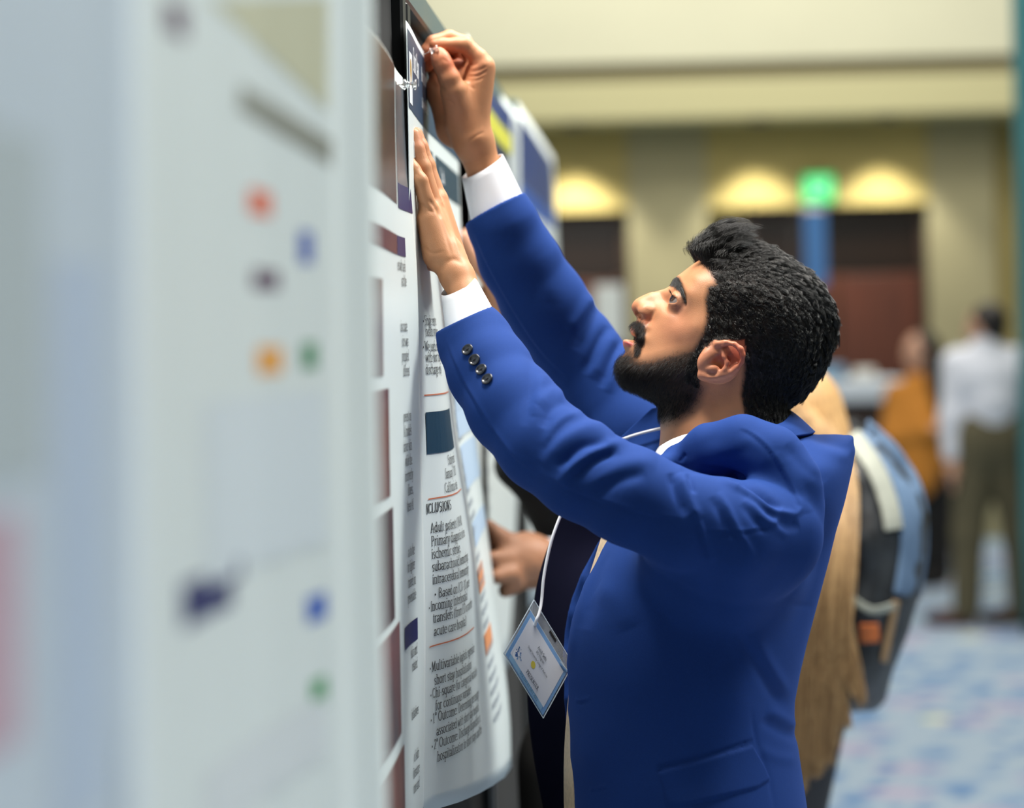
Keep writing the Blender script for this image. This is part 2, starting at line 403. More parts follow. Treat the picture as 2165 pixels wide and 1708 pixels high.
# eye sockets, eyeballs' lids
Ff = np.array([-.861, -.508, 0]); Uf = np.array([.508, -.861, 0]); Sf = np.array([0, 0, 1.])
ROT = np.array([Ff, Uf, Sf])
eye_c = Mw(1437, 640, .0335); gaze = np.array([-.72, -.54, -.44]); gaze /= np.linalg.norm(gaze)
for sg in (0, 1):
    f = (lambda p: p) if sg == 0 else mir
    B.ell(f(Mw(1424, 632, .041)), (.0105, .011, .015), k=.012, rot=ROT, cut=True)
    B.ell(f(eye_c), (.0133, .0133, .0133), k=.006)
    fwd_ = np.array([-.90, -.42, -.22]); fwd_ /= np.linalg.norm(fwd_); g = eye_c+fwd_*.0115
    uu = Uf-fwd_*(Uf@fwd_); uu /= np.linalg.norm(uu); ss = np.cross(fwd_, uu)
    if ss[2] > 0: ss = -ss
    if sg: g = mir(g); ss = ss*[1, 1, -1]; ga = fwd_*[1, 1, -1]; u2 = uu*[1, 1, -1]
    else: ga = fwd_; u2 = uu
    B.ell(g-u2*.0006, (.0080, .0041, .0135), k=.0015, rot=np.array([ga, u2, ss]), cut=True)
    # nostril
    B.cap(f(Mw(1343, 660, .0085)), .0030, f(Mw(1356, 671, .0085)), .0026, k=.002, cut=True)
    B.cap(f(Mw(1345, 664, .0105)), .0028, f(Mw(1357, 672, .0120)), .0020, k=.002, cut=True)
    B.cap(f(Mw(1347, 663, .007)), .0030, f(Mw(1354, 671, .0165)), .0030, k=.002, cut=True)
    # nose wing
    B.ell(f(Mw(1366, 659, .0130)), (.0085, .0080, .0072), k=.005)
    B.cap(f(Mw(1347, 663, .006)), .0034, f(Mw(1354, 672, .0190)), .0036, k=.0012, cut=True)
    # ear
    E = lambda x, y, w: f(Mw(*zz((x, y)), w))
    er = np.array([[.78, -.62, 0], [.62, .78, 0], [0, 0, 1.]])
    B.ell(E(820, 1000, .0735), (.023, .026, .0055), k=.005, rot=np.array([[.80, .55, -.15], [-.55, .80, 0], [.12, .08, .99]]))
    rim = [(775,905,.071,2.6),(800,890,.076,3.0),(850,884,.0815,3.2),(905,897,.0850,3.4),(945,925,.0865,3.5),(958,962,.0862,3.4),(950,1000,.0850,3.2),(925,1038,.0830,3.2),(890,1068,.0810,3.3),(845,1085,.0785,3.6),(800,1088,.0770,4.0),(745,1092,.0750,4.4),(703,1090,.0720,4.2)]
    B.chain([(E(x, y, w), r*.001) for x, y, w, r in rim], k=.003)
    B.ell(E(730, 1085, .0725), (.009, .0060, .0050), k=.005, rot=np.array([[.97, -.1, 0], [.1, .97, 0], [0, 0, 1.]]))
    B.ell(E(800, 1022, .0810), (.0155, .0095, .0095), k=.004, rot=np.array([[.85, -.5, 0], [.5, .85, 0], [0, 0, 1.]]), cut=True)
    B.ell(E(895, 955, .0850), (.0115, .0060, .0050), k=.003, rot=np.array([[.5, .86, 0], [-.86, .5, 0], [0, 0, 1.]]), cut=True)
    anti = [(835,930,.0785,2.2),(842,970,.0800,2.3),(862,1010,.0810,2.4),(850,1050,.0805,2.6),(812,1078,.0780,2.8)]
    B.chain([(E(x, y, w), r*.001) for x, y, w, r in anti], k=.0025)
    B.ell(E(728, 985, .0735), (.0075, .0130, .0060), k=.004, rot=np.array([[.85, .5, 0], [-.5, .85, 0], [0, 0, 1.]]))
    B.ell(E(765, 1050, .0755), (.0085, .0050, .0050), k=.003)
# lower lip / chin
B.ell(M(1331, 728, Z0), (.0085, .0040, .0185), k=.003, rot=ROT[[0, 1, 2]])
B.ell(M(1343, 699, Z0), (.0050, .0060, .0170), k=.004, rot=ROT)
# body under the clothes
chest = [(M(1540, 930, Z0), .060), (M(1530, 1040, Z0), .070), (M(1490, 1250, Z0), .105), (M(1460, 1500, Z0), .100), (M(1460, 1700, Z0), .098)]
B.chain(chest, k=.03)
LA = [(M(1600, 1125, 2.59), .036), (M(1480, 1118, 2.515), .030), (M(1330, 1050, 2.478), .036), (M(1180, 962, 2.49), .034), (M(1080, 850, 2.535), .033), (M(1010, 690, 2.60), .024), (M(975, 600, 2.625), .0205)]
RA = [(M(1500, 1040, 2.84), .050), (M(1350, 920, 2.90), .042), (M(1230, 755, 2.92), .036), (M(1150, 640, 2.90), .036), (M(1080, 500, 2.875), .029), (M(1032, 380, 2.86), .0215), (M(1002, 300, 2.852), .0220)]
B.chain([LA[i] for i in range(6)], k=.015); B.cap(M(1540, 1060, Z0), .060, *LA[0], k=.03); B.cap(M(1540, 1060, Z0), .060, *RA[0], k=.03)
B.chain(RA[:6], k=.015)
B.cap(LA[5][0], .0215, LA[6][0], .0200, k=.008, flat=((.9, -.4, 0), 1.12))
B.cap(RA[5][0], .0210, RA[6][0], .0215, k=.008)
# left hand, palm on the board, little-finger side to the camera
q = lambda x, y, Z: M(850+x/4.615, 250+y/4.615, Z)
B.cap(q(515, 1500, 2.628), .0190, q(455, 1330, 2.636), .0165, k=.010)
B.cap(q(470, 1400, 2.640), .0165, q(300, 900, 2.652), .0120, k=.010)      # ring metacarpal
B.cap(q(430, 1380, 2.630), .0140, q(272, 905, 2.636), .0105, k=.008)      # little metacarpal
B.cap(q(500, 1400, 2.665), .0165, q(345, 800, 2.672), .0115, k=.010)
B.cap(q(500, 1400, 2.690), .0165, q(350, 790, 2.695), .0115, k=.010)
B.cap(q(345, 1330, 2.632), .0165, q(245, 1010, 2.634), .0125, k=.008)     # heel of the little finger side
B.cap(q(320, 1330, 2.690), .0190, q(215, 1130, 2.715), .0125, k=.012)     # thumb ball
fing = {'l': [(262,880,2.634,9.6),(178,612,2.631,8.2),(112,500,2.634,7.4),(55,400,2.637,6.6)],
 'r': [(300,830,2.654,10.2),(205,478,2.654,8.8),(150,300,2.655,7.8),(118,160,2.658,7.0)],
 'm': [(342,790,2.674,10.4),(246,462,2.676,8.8),(185,280,2.676,7.8),(140,150,2.678,7.2)],
 'i': [(350,790,2.697,10.4),(250,480,2.700,8.6),(190,300,2.700,7.6),(150,190,2.700,7.0)],
 't': [(240,1130,2.715,12.),(185,980,2.742,9.8),(160,900,2.755,8.4)]}
for kf, P in fing.items(): B.chain([(q(x, y, Z), r*.001) for x, y, Z, r in P], k=.0035)
# right hand pinching a pin
q2 = lambda x, y, Z: M(860+x/8.54, 40+y/8.54, Z)
B.cap(RA[6][0], .0215, q2(1050, 1900, 2.855), .0200, k=.012)
B.cap(q2(1140, 2100, 2.845), .0200, q2(1335, 950, 2.842), .0150, k=.012)
B.cap(q2(1120, 1950, 2.850), .0200, q2(1380, 850, 2.838), .0125, k=.010)   # index metacarpal
B.cap(q2(1000, 2000, 2.865), .0190, q2(1270, 820, 2.858), .0130, k=.010)
B.cap(q2(900, 2050, 2.872), .0180, q2(900, 900, 2.885), .0140, k=.012)
B.cap(q2(760, 1980, 2.868), .0150, q2(620, 1300, 2.876), .0165, k=.012)    # heel of the hand
B.ell(q2(880, 1300, 2.868), (.024, .034, .014), k=.012)
B.cap(q2(620, 1300, 2.876), .0165, q2(600, 1000, 2.880), .0120, k=.010)
B.cap(q2(1000, 1820, 2.842), .0190, q2(850, 1300, 2.826), .0160, k=.010)   # thumb ball
B.chain([(q2(x, y, Z), r*.001) for x, y, Z, r in [(850,1300,2.826,15.),(770,1080,2.820,12.6),(660,830,2.818,11.3),(610,720,2.818,10.8),(575,640,2.818,8.6)]], k=.003)
B.chain([(q2(x, y, Z), r*.001) for x, y, Z, r in [(1370,840,2.838,12.3),(1300,700,2.836,10.2),(1055,470,2.834,9.6),(900,465,2.833,8.6),(640,468,2.832,8.0),(510,470,2.832,6.8)]], k=.003)
B.chain([(q2(x, y, Z), r*.001) for x, y, Z, r in [(1240,780,2.860,11.5),(1050,450,2.858,9.6),(770,345,2.854,9.2),(480,430,2.850,8.6),(340,600,2.846,7.8),(300,680,2.846,6.8)]], k=.003)
B.chain([(q2(x, y, Z), r*.001) for x, y, Z, r in [(1150,800,2.880,11.),(900,520,2.880,9.),(560,520,2.872,8.8),(400,720,2.866,8.4),(370,850,2.864,7.4)]], k=.003)
B.chain([(q2(x, y, Z), r*.001) for x, y, Z, r in [(1000,900,2.898,10.),(760,620,2.896,8.6),(540,760,2.886,8.),(480,960,2.880,7.2)]], k=.003)
V, Q = B.mesh()
del B
print('skin', len(V))
V = smooth(V, Q, 2)
fl = (vnorm(V, Q)*(V-V.mean(0))).sum(); print('outward', fl)
hs = [([(1385,652),(1378,668),(1372,681),(1362,689)], 4, -1.6), ([(1372,692),(1362,715),(1357,738)], 7, -1.2),    # nose wing crease, smile line
 ([(1412,637),(1417,648),(1428,654)], 3.5, -.7), ([(1438,612),(1446,630),(1448,652)], 5, -1.0), ([(1427,607),(1433,625),(1436,645)], 2.2, -.8),
 ([(1380,668),(1372,660),(1362,652)], 4, -.5)]
V = sculpt(V, Q, hs, near=True, zr=(2.5, 2.70))
V2 = V*[1, 1, -1]+[0, 0, 2*Z0]
hand_l = [([(880,428),(898,436),(916,450)], 3.0, -1.4), ([(882,460),(884,500),(888,530)], 3.5, -1.6), ([(893,520),(915,536),(940,530)], 3.0, -.7), ([(940,556),(960,548),(980,560)], 5, -.8), ([(930,410),(950,470),(972,540)], 3.5, .8), ([(921,425),(940,490),(958,550)], 3.5, -.7),
 ([(905,420),(921,440),(933,462)], 4, -1.3), ([(878,366),(886,372),(892,383)], 2, -.5), ([(881,345),(890,352)], 2, -.4), ([(882,358),(888,352)], 2, -.4)]
V = sculpt(V, Q, hand_l, zr=(2.55, 2.72))
hand_r = [([(1010,132),(1000,138),(985,130)], 2.2, -1.0), ([(1030,139),(1012,148),(992,152)], 2.4, -1.1), ([(1030,148),(1010,160),(985,162)], 2.4, -1.2), ([(1024,162),(1005,170),(978,166)], 2.2, -.9), ([(1000,178),(990,172),(976,166)], 2.2, -.8), ([(1005,190),(992,180),(980,170)], 2.4, -.8),
 ([(918,150),(932,180),(940,200)], 4, -1.5), ([(943,203),(952,214),(962,222)], 2, -1.0), ([(934,122),(940,128),(948,130)], 2, -.5), ([(990,300),(1010,285),(1025,280)], 2.4, -.6), ([(975,345),(1005,340),(1035,325)], 4, -.5)]
V = sculpt(V, Q, hand_r, zr=(2.78, 2.95))
px = CX+F*V[:, 0]/V[:, 2]; py = CY+F*V[:, 1]/V[:, 2]
dep = Z0-np.abs(V[:, 2]-Z0); hx = CX+F*V[:, 0]/dep; hy = CY+F*V[:, 1]/dep     # both head halves read in the near half's pixels
base = np.array(lin((198, 140, 100)))
col = np.tile(base, (len(V), 1))
def blot(cx, cy, r, rgb, a, X=None, Y=None, mask=None):
    X = hx if X is None else X; Y = hy if Y is None else Y
    w = a*np.exp(-((X-cx)**2+(Y-cy)**2)/r**2)
    if mask is not None: w = w*mask
    col[:] = col+(np.array(lin(rgb))-col)*w[:, None]
headm = (py < 1000) & (px > 1290)
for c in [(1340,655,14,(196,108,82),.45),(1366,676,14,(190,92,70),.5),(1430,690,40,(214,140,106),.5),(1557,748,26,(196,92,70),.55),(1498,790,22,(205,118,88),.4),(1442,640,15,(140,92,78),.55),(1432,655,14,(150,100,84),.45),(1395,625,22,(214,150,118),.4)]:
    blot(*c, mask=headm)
lipw = headm*np.clip(1-np.hypot((hx-1326)/15, (hy-727)/7), 0, 1)**.4
col += (np.array(lin((214,96,100)))-col)*lipw[:, None]
lipw = headm*np.clip(1-np.hypot((hx-1338)/6, (hy-697)/8), 0, 1)**.5*.8
col += (np.array(lin((190,112,100)))-col)*lipw[:, None]
hand = (px < 1060) & (py < 640)
for c in [(905,115,40,(200,100,72),.5),(965,130,30,(170,60,35),.6),(880,300,25,(214,130,100),.4),(960,240,50,(190,125,95),.3),(1010,140,25,(206,130,100),.4)]:
    blot(*c, X=px, Y=py, mask=hand)
# where hair, beard and brows grow
hair_poly = [(1484,556),(1490,548),(1478,520),(1480,470),(1560,460),(1800,520),(1810,760),(1700,880),(1668,905),(1600,908),(1575,870),(1567,832),(1572,800),(1574,770),(1566,738),(1545,724),(1520,722),(1500,728),(1484,742),(1478,770),(1482,792),(1472,815),(1446,800),(1452,770),(1470,735),(1488,700),(1495,668),(1491,630),(1497,606),(1512,600),(1510,590),(1496,570)]
beard_poly = [(1470,735),(1485,740),(1477,770),(1474,800),(1490,820),(1480,850),(1462,876),(1430,895),(1400,900),(1300,870),(1290,780),(1305,750),(1318,741),(1332,742),(1340,742),(1346,752),(1352,760),(1378,757),(1410,748),(1446,738)]
mous_poly = [(1339,683),(1350,677),(1363,684),(1365,694),(1362,715),(1358,735),(1352,752),(1343,748),(1344,728),(1346,712),(1345,702),(1341,694)]
hm = headm & inside(hair_poly, hx, hy); bm_ = headm & inside(beard_poly, hx, hy) ; mm_ = headm & inside(mous_poly, hx, hy)
brow_poly = [(1419,604),(1420,592),(1427,582),(1437,586),(1444,600),(1450,620),(1451,646),(1444,640),(1438,616),(1430,607)]
def soft(poly, w):
    d, _, _ = polydist(np.vstack([poly, poly[:1]]), hx[headm], hy[headm]); ins = inside(poly, hx[headm], hy[headm])
    out = np.zeros(len(V)); out[headm] = np.clip(.5+np.where(ins, d, -d)/w, 0, 1); return out
for poly, w, rgb, a in ((brow_poly, 6, (30, 20, 16), .85), (hair_poly, 14, (14, 11, 10), .97), (beard_poly, 26, (26, 18, 14), .92), (mous_poly, 10, (30, 20, 16), .85)):
    s_ = soft(np.array(poly, float), w)*a
    if poly is hair_poly: s_ = s_*np.clip((np.abs(V[:, 2]-Z0)-0)/.001, 0, 1)
    col += (np.array(lin(rgb))-col)*s_[:, None]
ear_ = headm & (np.abs(V[:, 2]-Z0) > .0725) & (hx > 1470) & (hx < 1576) & (hy > 718) & (hy < 810)
col[ear_] = np.array(lin((205, 138, 104)))+(np.array(lin((196, 100, 76)))-np.array(lin((205, 138, 104))))*np.exp(-((hx-1558)**2+(hy-750)**2)/30**2)[ear_, None]
Ns = vnorm(V, Q)
body = mk('body', M2W(V), Q, skin_m, man, col=col)
# eyes
def uv_ball(c, r, fwd, n=28):
    f = np.array(fwd)/np.linalg.norm(fwd); a = np.cross(f, [0, 0, 1.]); a /= np.linalg.norm(a); b = np.cross(f, a); Vv = []; Ff_ = []
    for i in range(n+1):
        t = math.pi*i/n
        for j in range(n):
            p = 2*math.pi*j/n; Vv.append(c+r*(math.cos(t)*f+math.sin(t)*(math.cos(p)*a+math.sin(p)*b)))
    for i in range(n):
        for j in range(n): Ff_.append((i*n+j, i*n+(j+1) % n, (i+1)*n+(j+1) % n, (i+1)*n+j))
    return np.array(Vv), np.array(Ff_)
eye_m = mat('eye', attr='Col', rough=.12, spec=.6)
for sg in (0, 1):
    c = eye_c if not sg else mir(eye_c); g = gaze if not sg else gaze*[1, 1, -1]
    v, f = uv_ball(c, .0121, g); n = 28; ang = np.repeat(np.arange(n+1)*math.pi/n, n)
    cc = np.where((ang < .22)[:, None], lin((8, 6, 6)), np.where((ang < .50)[:, None], lin((52, 30, 18)), lin((158, 146, 138))))
    mk('eye', M2W(v), f[:, ::-1], eye_m, man, col=cc)
# ---- strands
def strands(name, roots, nrm, dirs, length, m, npts=6, rad=.00011, lift=.35, wav=.0012, clump=0, curl=0, tipr=.35, parent=None, bend=None, tang=True):
    n = len(roots); t = np.linspace(0, 1, npts)
    L = np.broadcast_to(length, (n,))*rng.uniform(.75, 1.1, n)
    dirs = dirs+rng.normal(0, .12, (n, 3))
    if tang: dirs = dirs-nrm*(dirs*nrm).sum(1)[:, None]
    dirs /= np.linalg.norm(dirs, axis=1)[:, None]
    lf = np.broadcast_to(np.asarray(lift, float), (n,))
    D = dirs[:, None]*(t[None, :, None]) + nrm[:, None]*((lf[:, None]*np.sin(t*1.9)*.62))[:, :, None]
    P = roots[:, None]+D*L[:, None, None]
    if curl:
        ph = rng.uniform(0, 6.28, n)[:, None]; side = np.cross(dirs, nrm); P += side[:, None]*(np.sin(ph+t*curl)*t)[:, :, None]*wav+nrm[:, None]*(np.cos(ph+t*curl)*t)[:, :, None]*wav*.6
    if clump:
        G = rng.choice(n, clump, replace=False); gi = np.empty(n, int)
        for a in range(0, n, 4000):
            d = ((roots[a:a+4000, None]-roots[G][None])**2).sum(2); gi[a:a+4000] = G[d.argmin(1)]
        w = (t**1.2*.72)[None, :, None]
        P = P+(P[gi]-P)*w
    if bend is not None: P = P+(bend*L[:, None])[:, None]*(t**2)[None, :, None]
    P += rng.normal(0, .00012, P.shape)*t[None, :, None]
    hc = bpy.data.hair_curves.new(name); hc.add_curves([npts]*n)
    Pw = M2W(P.reshape(-1, 3))-origin_of(parent)
    hc.points.foreach_set('position', Pw.astype(np.float32).ravel())
    rr = np.tile(rad*(1-(1-tipr)*t), n).astype(np.float32)
    a = hc.attributes.get('radius') or hc.attributes.new('radius', 'FLOAT', 'POINT'); a.data.foreach_set('value', rr)
    hc.materials.append(m)
    o = bpy.data.objects.new(name, hc); COL.objects.link(o); o.parent = parent; ORG[o.name] = origin_of(parent)
    return o
def pick(mask, n):
    ids = np.where(mask)[0]; return rng.choice(ids, n)
def comb(field, X, Y):
    """field: list of (px,py,dx,dy) with directions in the picture plane"""
    f = np.array(field, float); w = 1/(((X[:, None]-f[:, 0])**2+(Y[:, None]-f[:, 1])**2)+200)**1.5; w /= w.sum(1)[:, None]
    d = w@f[:, 2:]; d /= np.linalg.norm(d, axis=1)[:, None]+1e-9; return d
jit = lambda R: R+rng.normal(0, .0009, R.shape)
awidth = np.abs(V[:, 2]-Z0)
not_ear = ~ear_
ids = pick(hm & not_ear & (hx > 1440), 52000)
d2 = comb([(1490,548,-.75,-.8),(1500,535,-.3,-1),(1530,530,.45,-.85),(1580,530,1,-.2),(1640,560,1,.25),(1700,610,.85,.55),(1740,680,.55,.85),(1750,730,.2,1),(1700,800,-.15,1),(1660,860,-.1,1),(1600,860,.2,1),(1520,600,.55,.5),(1510,650,.6,.8),(1600,620,.9,.45),(1580,700,.7,.8),(1660,680,.8,.7),(1640,760,.4,1),(1500,700,.35,1),(1480,750,-.1,1),(1600,780,.4,1)], hx[ids], hy[ids])
sgn = np.sign(V[ids, 2]-Z0)
dirs = np.c_[d2, sgn*.10]
top = np.clip((600-hy[ids])/60+np.clip((hx[ids]-1500)/260, 0, .8), 0, 1)      # 1 on the crown, 0 on the cropped sides
quiff = np.clip(1-np.hypot(hx[ids]-1500, hy[ids]-535)/55, 0, 1)
dc = np.clip((hy[ids]-hx[ids]*.42+60)/60, 0, 1)
up = np.clip((.062-awidth[ids])/.03, 0, 1)
frontal = np.clip((1660-hx[ids])/150, 0, 1)
Lh = .008+.013*up+.008*quiff*up; lift = .20+up*(.16+.34*frontal)+.22*quiff*up
fq = np.clip(quiff*up*2.2, 0, 1)
bend = np.c_[.75*fq, .22*fq, 0*fq]; Lh = Lh+.002*fq; lift = lift+.70*fq+.15*up*frontal+.10
strands('hair', jit(V[ids]), Ns[ids], dirs, Lh, hair_m, npts=8, rad=.00016, lift=lift, wav=.0026, clump=2200, curl=8, parent=man, bend=bend)
ids = pick(bm_ & not_ear, 22000)
db = comb([(1320,760,-.6,.5),(1310,790,-.5,.8),(1350,820,-.45,.9),(1400,800,-.6,.7),(1440,780,-.55,.8),(1460,840,-.4,.9),(1400,860,-.3,1)], hx[ids], hy[ids])
dist_chin = np.clip(1-np.hypot(hx[ids]-1325, hy[ids]-785)/110, 0, 1)
dB, _, _ = polydist(np.vstack([beard_poly, beard_poly[:1]]), hx[ids], hy[ids]); edge = np.clip(dB/22, .15, 1)
keep = rng.uniform(0, 1, len(ids)) < edge*np.clip((925-hy[ids])/60, .1, 1); ids = ids[keep]; db = db[keep]; dist_chin = dist_chin[keep]; edge = edge[keep]
strands('beard', jit(V[ids]), Ns[ids], np.c_[db, np.sign(V[ids, 2]-Z0)*.15], (.0055+.0105*dist_chin)*edge**.5, beard_m, npts=5, rad=.00011, lift=.65, wav=.0016, curl=4, parent=man)
ids = pick(mm_ & not_ear, 3600)
strands('moustache', jit(V[ids]), Ns[ids], np.tile([-.12, 1., 0], (len(ids), 1)), .0062, beard_m, npts=5, rad=.0001, lift=.3, parent=man)
brow_poly = [(1421,598),(1422,590),(1429,584),(1436,588),(1442,600),(1447,617),(1449,640),(1444,626),(1437,610),(1430,603)]
ids = pick(headm & inside(brow_poly, hx, hy) & (awidth > .004), 2200)
strands('eyebrow', V[ids], Ns[ids], np.c_[np.tile([.35, .8], (len(ids), 1)), np.sign(V[ids, 2]-Z0)*.5], .0075, hair_m, npts=4, rad=.00015, lift=.3, parent=man)
lash = []
for sg in (0, 1):
    for tt in np.linspace(-1, 1, 34):
        p = eye_c+fwd_*.0128+uu*(.0042*(1-.5*tt*tt))+ss*tt*.010-fwd_*.0035*abs(tt)
        lash.append(p if not sg else mir(p))
lash = np.array(lash)
strands('eyelashes', lash, np.tile(uu, (len(lash), 1)), np.tile(fwd_*.9+uu*.25, (len(lash), 1)), .0065, hair_m, npts=4, rad=.00011, lift=.5, parent=man, tang=False)
# ------------------------------------------------------------------ his clothes
jk_out = [(1404,985),(1440,950),(1500,922),(1560,908),(1620,903),(1668,908),(1722,918),(1770,918),(1801,921),(1807,952),(1800,990),(1783,1060),(1766,1120),(1752,1180),(1736,1240),(1720,1300),(1704,1360),(1690,1420),(1679,1480),(1677,1530),(1686,1580),(1695,1640),(1705,1708),(1716,1790),(1722,1860),(1216,1860),(1214,1790),(1208,1708),(1200,1640),(1192,1560),(1186,1480),(1183,1420),(1186,1340),(1202,1270),(1228,1210),(1262,1150),(1300,1105),(1345,1050),(1375,1010)]
jk_in = [(1455,985,.130),(1510,950,.140),(1570,935,.140),(1640,935,.120),(1560,985,.140),(1620,1010,.155),(1500,1010,.130),(1690,1000,.150),(1700,950,.105),(1745,985,.115),(1778,955,.060),(1740,1060,.130),(1430,1040,.140),
 (1450,1150,.178),(1360,1150,.150),(1550,1150,.185),(1650,1150,.165),(1715,1150,.100),(1290,1230,.120),(1400,1280,.170),(1500,1320,.178),(1600,1290,.168),(1675,1280,.105),(1245,1300,.098),(1225,1400,.090),(1232,1470,.095),(1310,1450,.148),(1450,1480,.172),(1560,1480,.164),(1635,1470,.108),(1235,1600,.105),(1320,1640,.155),(1450,1660,.176),(1560,1660,.172),(1645,1640,.120),(1240,1780,.115),(1330,1790,.165),(1460,1800,.182),(1580,1800,.176),(1665,1790,.115)]
lo = np.minimum.reduce([M(880, 380, z) for z in (2.40, 3.05)]); hi = np.maximum.reduce([M(1840, 1875, z) for z in (2.40, 3.05)])
lo[2], hi[2] = 2.40, 3.01
J = Vox(lo, hi, .0021)
inflate(J, Z0, jk_out, jk_in, k=.004)
LS = [(985,685,2.60,.0335),(1005,725,2.59,.0385),(1035,785,2.565,.0435),(1085,862,2.53,.0470),(1150,938,2.50,.0475),(1230,998,2.48,.0475),(1330,1048,2.47,.0500),(1440,1098,2.475,.0500),(1540,1125,2.495,.0560),(1620,1130,2.54,.0600)]
RS = [(1047,440,2.862,.0385),(1063,475,2.865,.0400),(1094,545,2.88,.0455),(1150,640,2.90,.0500),(1213,738,2.92,.0510),(1280,830,2.92,.0550),(1350,915,2.90,.060),(1450,985,2.88,.065)]
def chn(P): return [(M(x, y, z), r) for x, y, z, r in P]
L_, R_ = chn(LS), chn(RS)
J.chain(L_[:7], k=.012); J.cap(*L_[6], *L_[7], k=.008); J.cap(*L_[7], *L_[8], k=.007); J.cap(*L_[8], *L_[9], k=.007)
J.chain(R_, k=.012)
J.cap(M(1420, 1165, 2.525), .026, M(1530, 1190, 2.54), .040, k=.04); J.cap(M(1530, 1190, 2.54), .040, M(1590, 1185, 2.59), .042, k=.05)
# shoulder cap overhanging the sleeve top
J.chain([(M(x, y, z), r) for x, y, z, r in [(1440,972,2.590,.016),(1500,948,2.572,.024),(1570,942,2.56,.030),(1630,968,2.550,.032),(1672,1020,2.545,.030),(1690,1070,2.55,.026)]], k=.014)
J.chain([(M(x, y, z), r) for x, y, z, r in [(1395,985,2.56,.010),(1430,975,2.59,.014)]], k=.012)
# open cuffs: cut the sleeve ends flat and hollow them
def cuff_end(c, c2, r, flat):
    a = np.array(c); d = np.array(c)-np.array(c2); d /= np.linalg.norm(d)
    up = np.array([0, 0, 1.]); s = np.cross(d, up); s /= np.linalg.norm(s); t = np.cross(d, s)
    d2 = d+s*flat; d2 /= np.linalg.norm(d2); s2 = np.cross(d2, up); s2 /= np.linalg.norm(s2); t2 = np.cross(d2, s2)
    for b in np.arange(.0, .05, .012): J.ell(a+d2*(.030+b), (.030, .075, .075), k=.0015, rot=np.array([d2, s2, t2]), cut=True)
    J.cap(a+d*.02, r, a-d*.022, r*.96, k=.003, cut=True)
def halfcut(p, n, lo_, hi_):
    sl, X, Y, Zg = J.box(lo_, hi_); d = (X-p[0])*n[0]+(Y-p[1])*n[1]+(Zg-p[2])*n[2]
    J.A[sl] = np.maximum(J.A[sl], d)
cL = M(988, 688, 2.60); nL = M(965, 600, 2.62)-M(1000, 695, 2.60); nL = np.array([-.42, -.90, .0]); nL /= np.linalg.norm(nL)
halfcut(M(985, 668, 2.6), nL, M(860, 560, 2.7), M(1075, 760, 2.5)) if False else None
lo_ = np.minimum(M(880, 560, 2.52), M(880, 560, 2.69)); hi_ = np.maximum(M(1080, 780, 2.52), M(1080, 780, 2.69))
halfcut(M(985, 674, 2.6), nL, lo_, hi_)
aL = M(1020, 760, 2.575)-M(985, 674, 2.60); aL /= np.linalg.norm(aL)
J.cap(M(985, 674, 2.60)-aL*.02, .0290, M(985, 674, 2.60)+aL*.03, .030, k=.002, cut=True)
nR = np.array([-.47, -.88, 0]); lo_ = np.minimum(M(940, 360, 2.80), M(940, 360, 2.93)); hi_ = np.maximum(M(1140, 540, 2.80), M(1140, 540, 2.93))
halfcut(M(1048, 440, 2.862), nR/np.linalg.norm(nR), lo_, hi_)
aR = M(1080, 515, 2.872)-M(1048, 440, 2.862); aR /= np.linalg.norm(aR)
J.cap(M(1048, 440, 2.862)-aR*.02, .0335, M(1048, 440, 2.862)+aR*.03, .034, k=.002, cut=True)
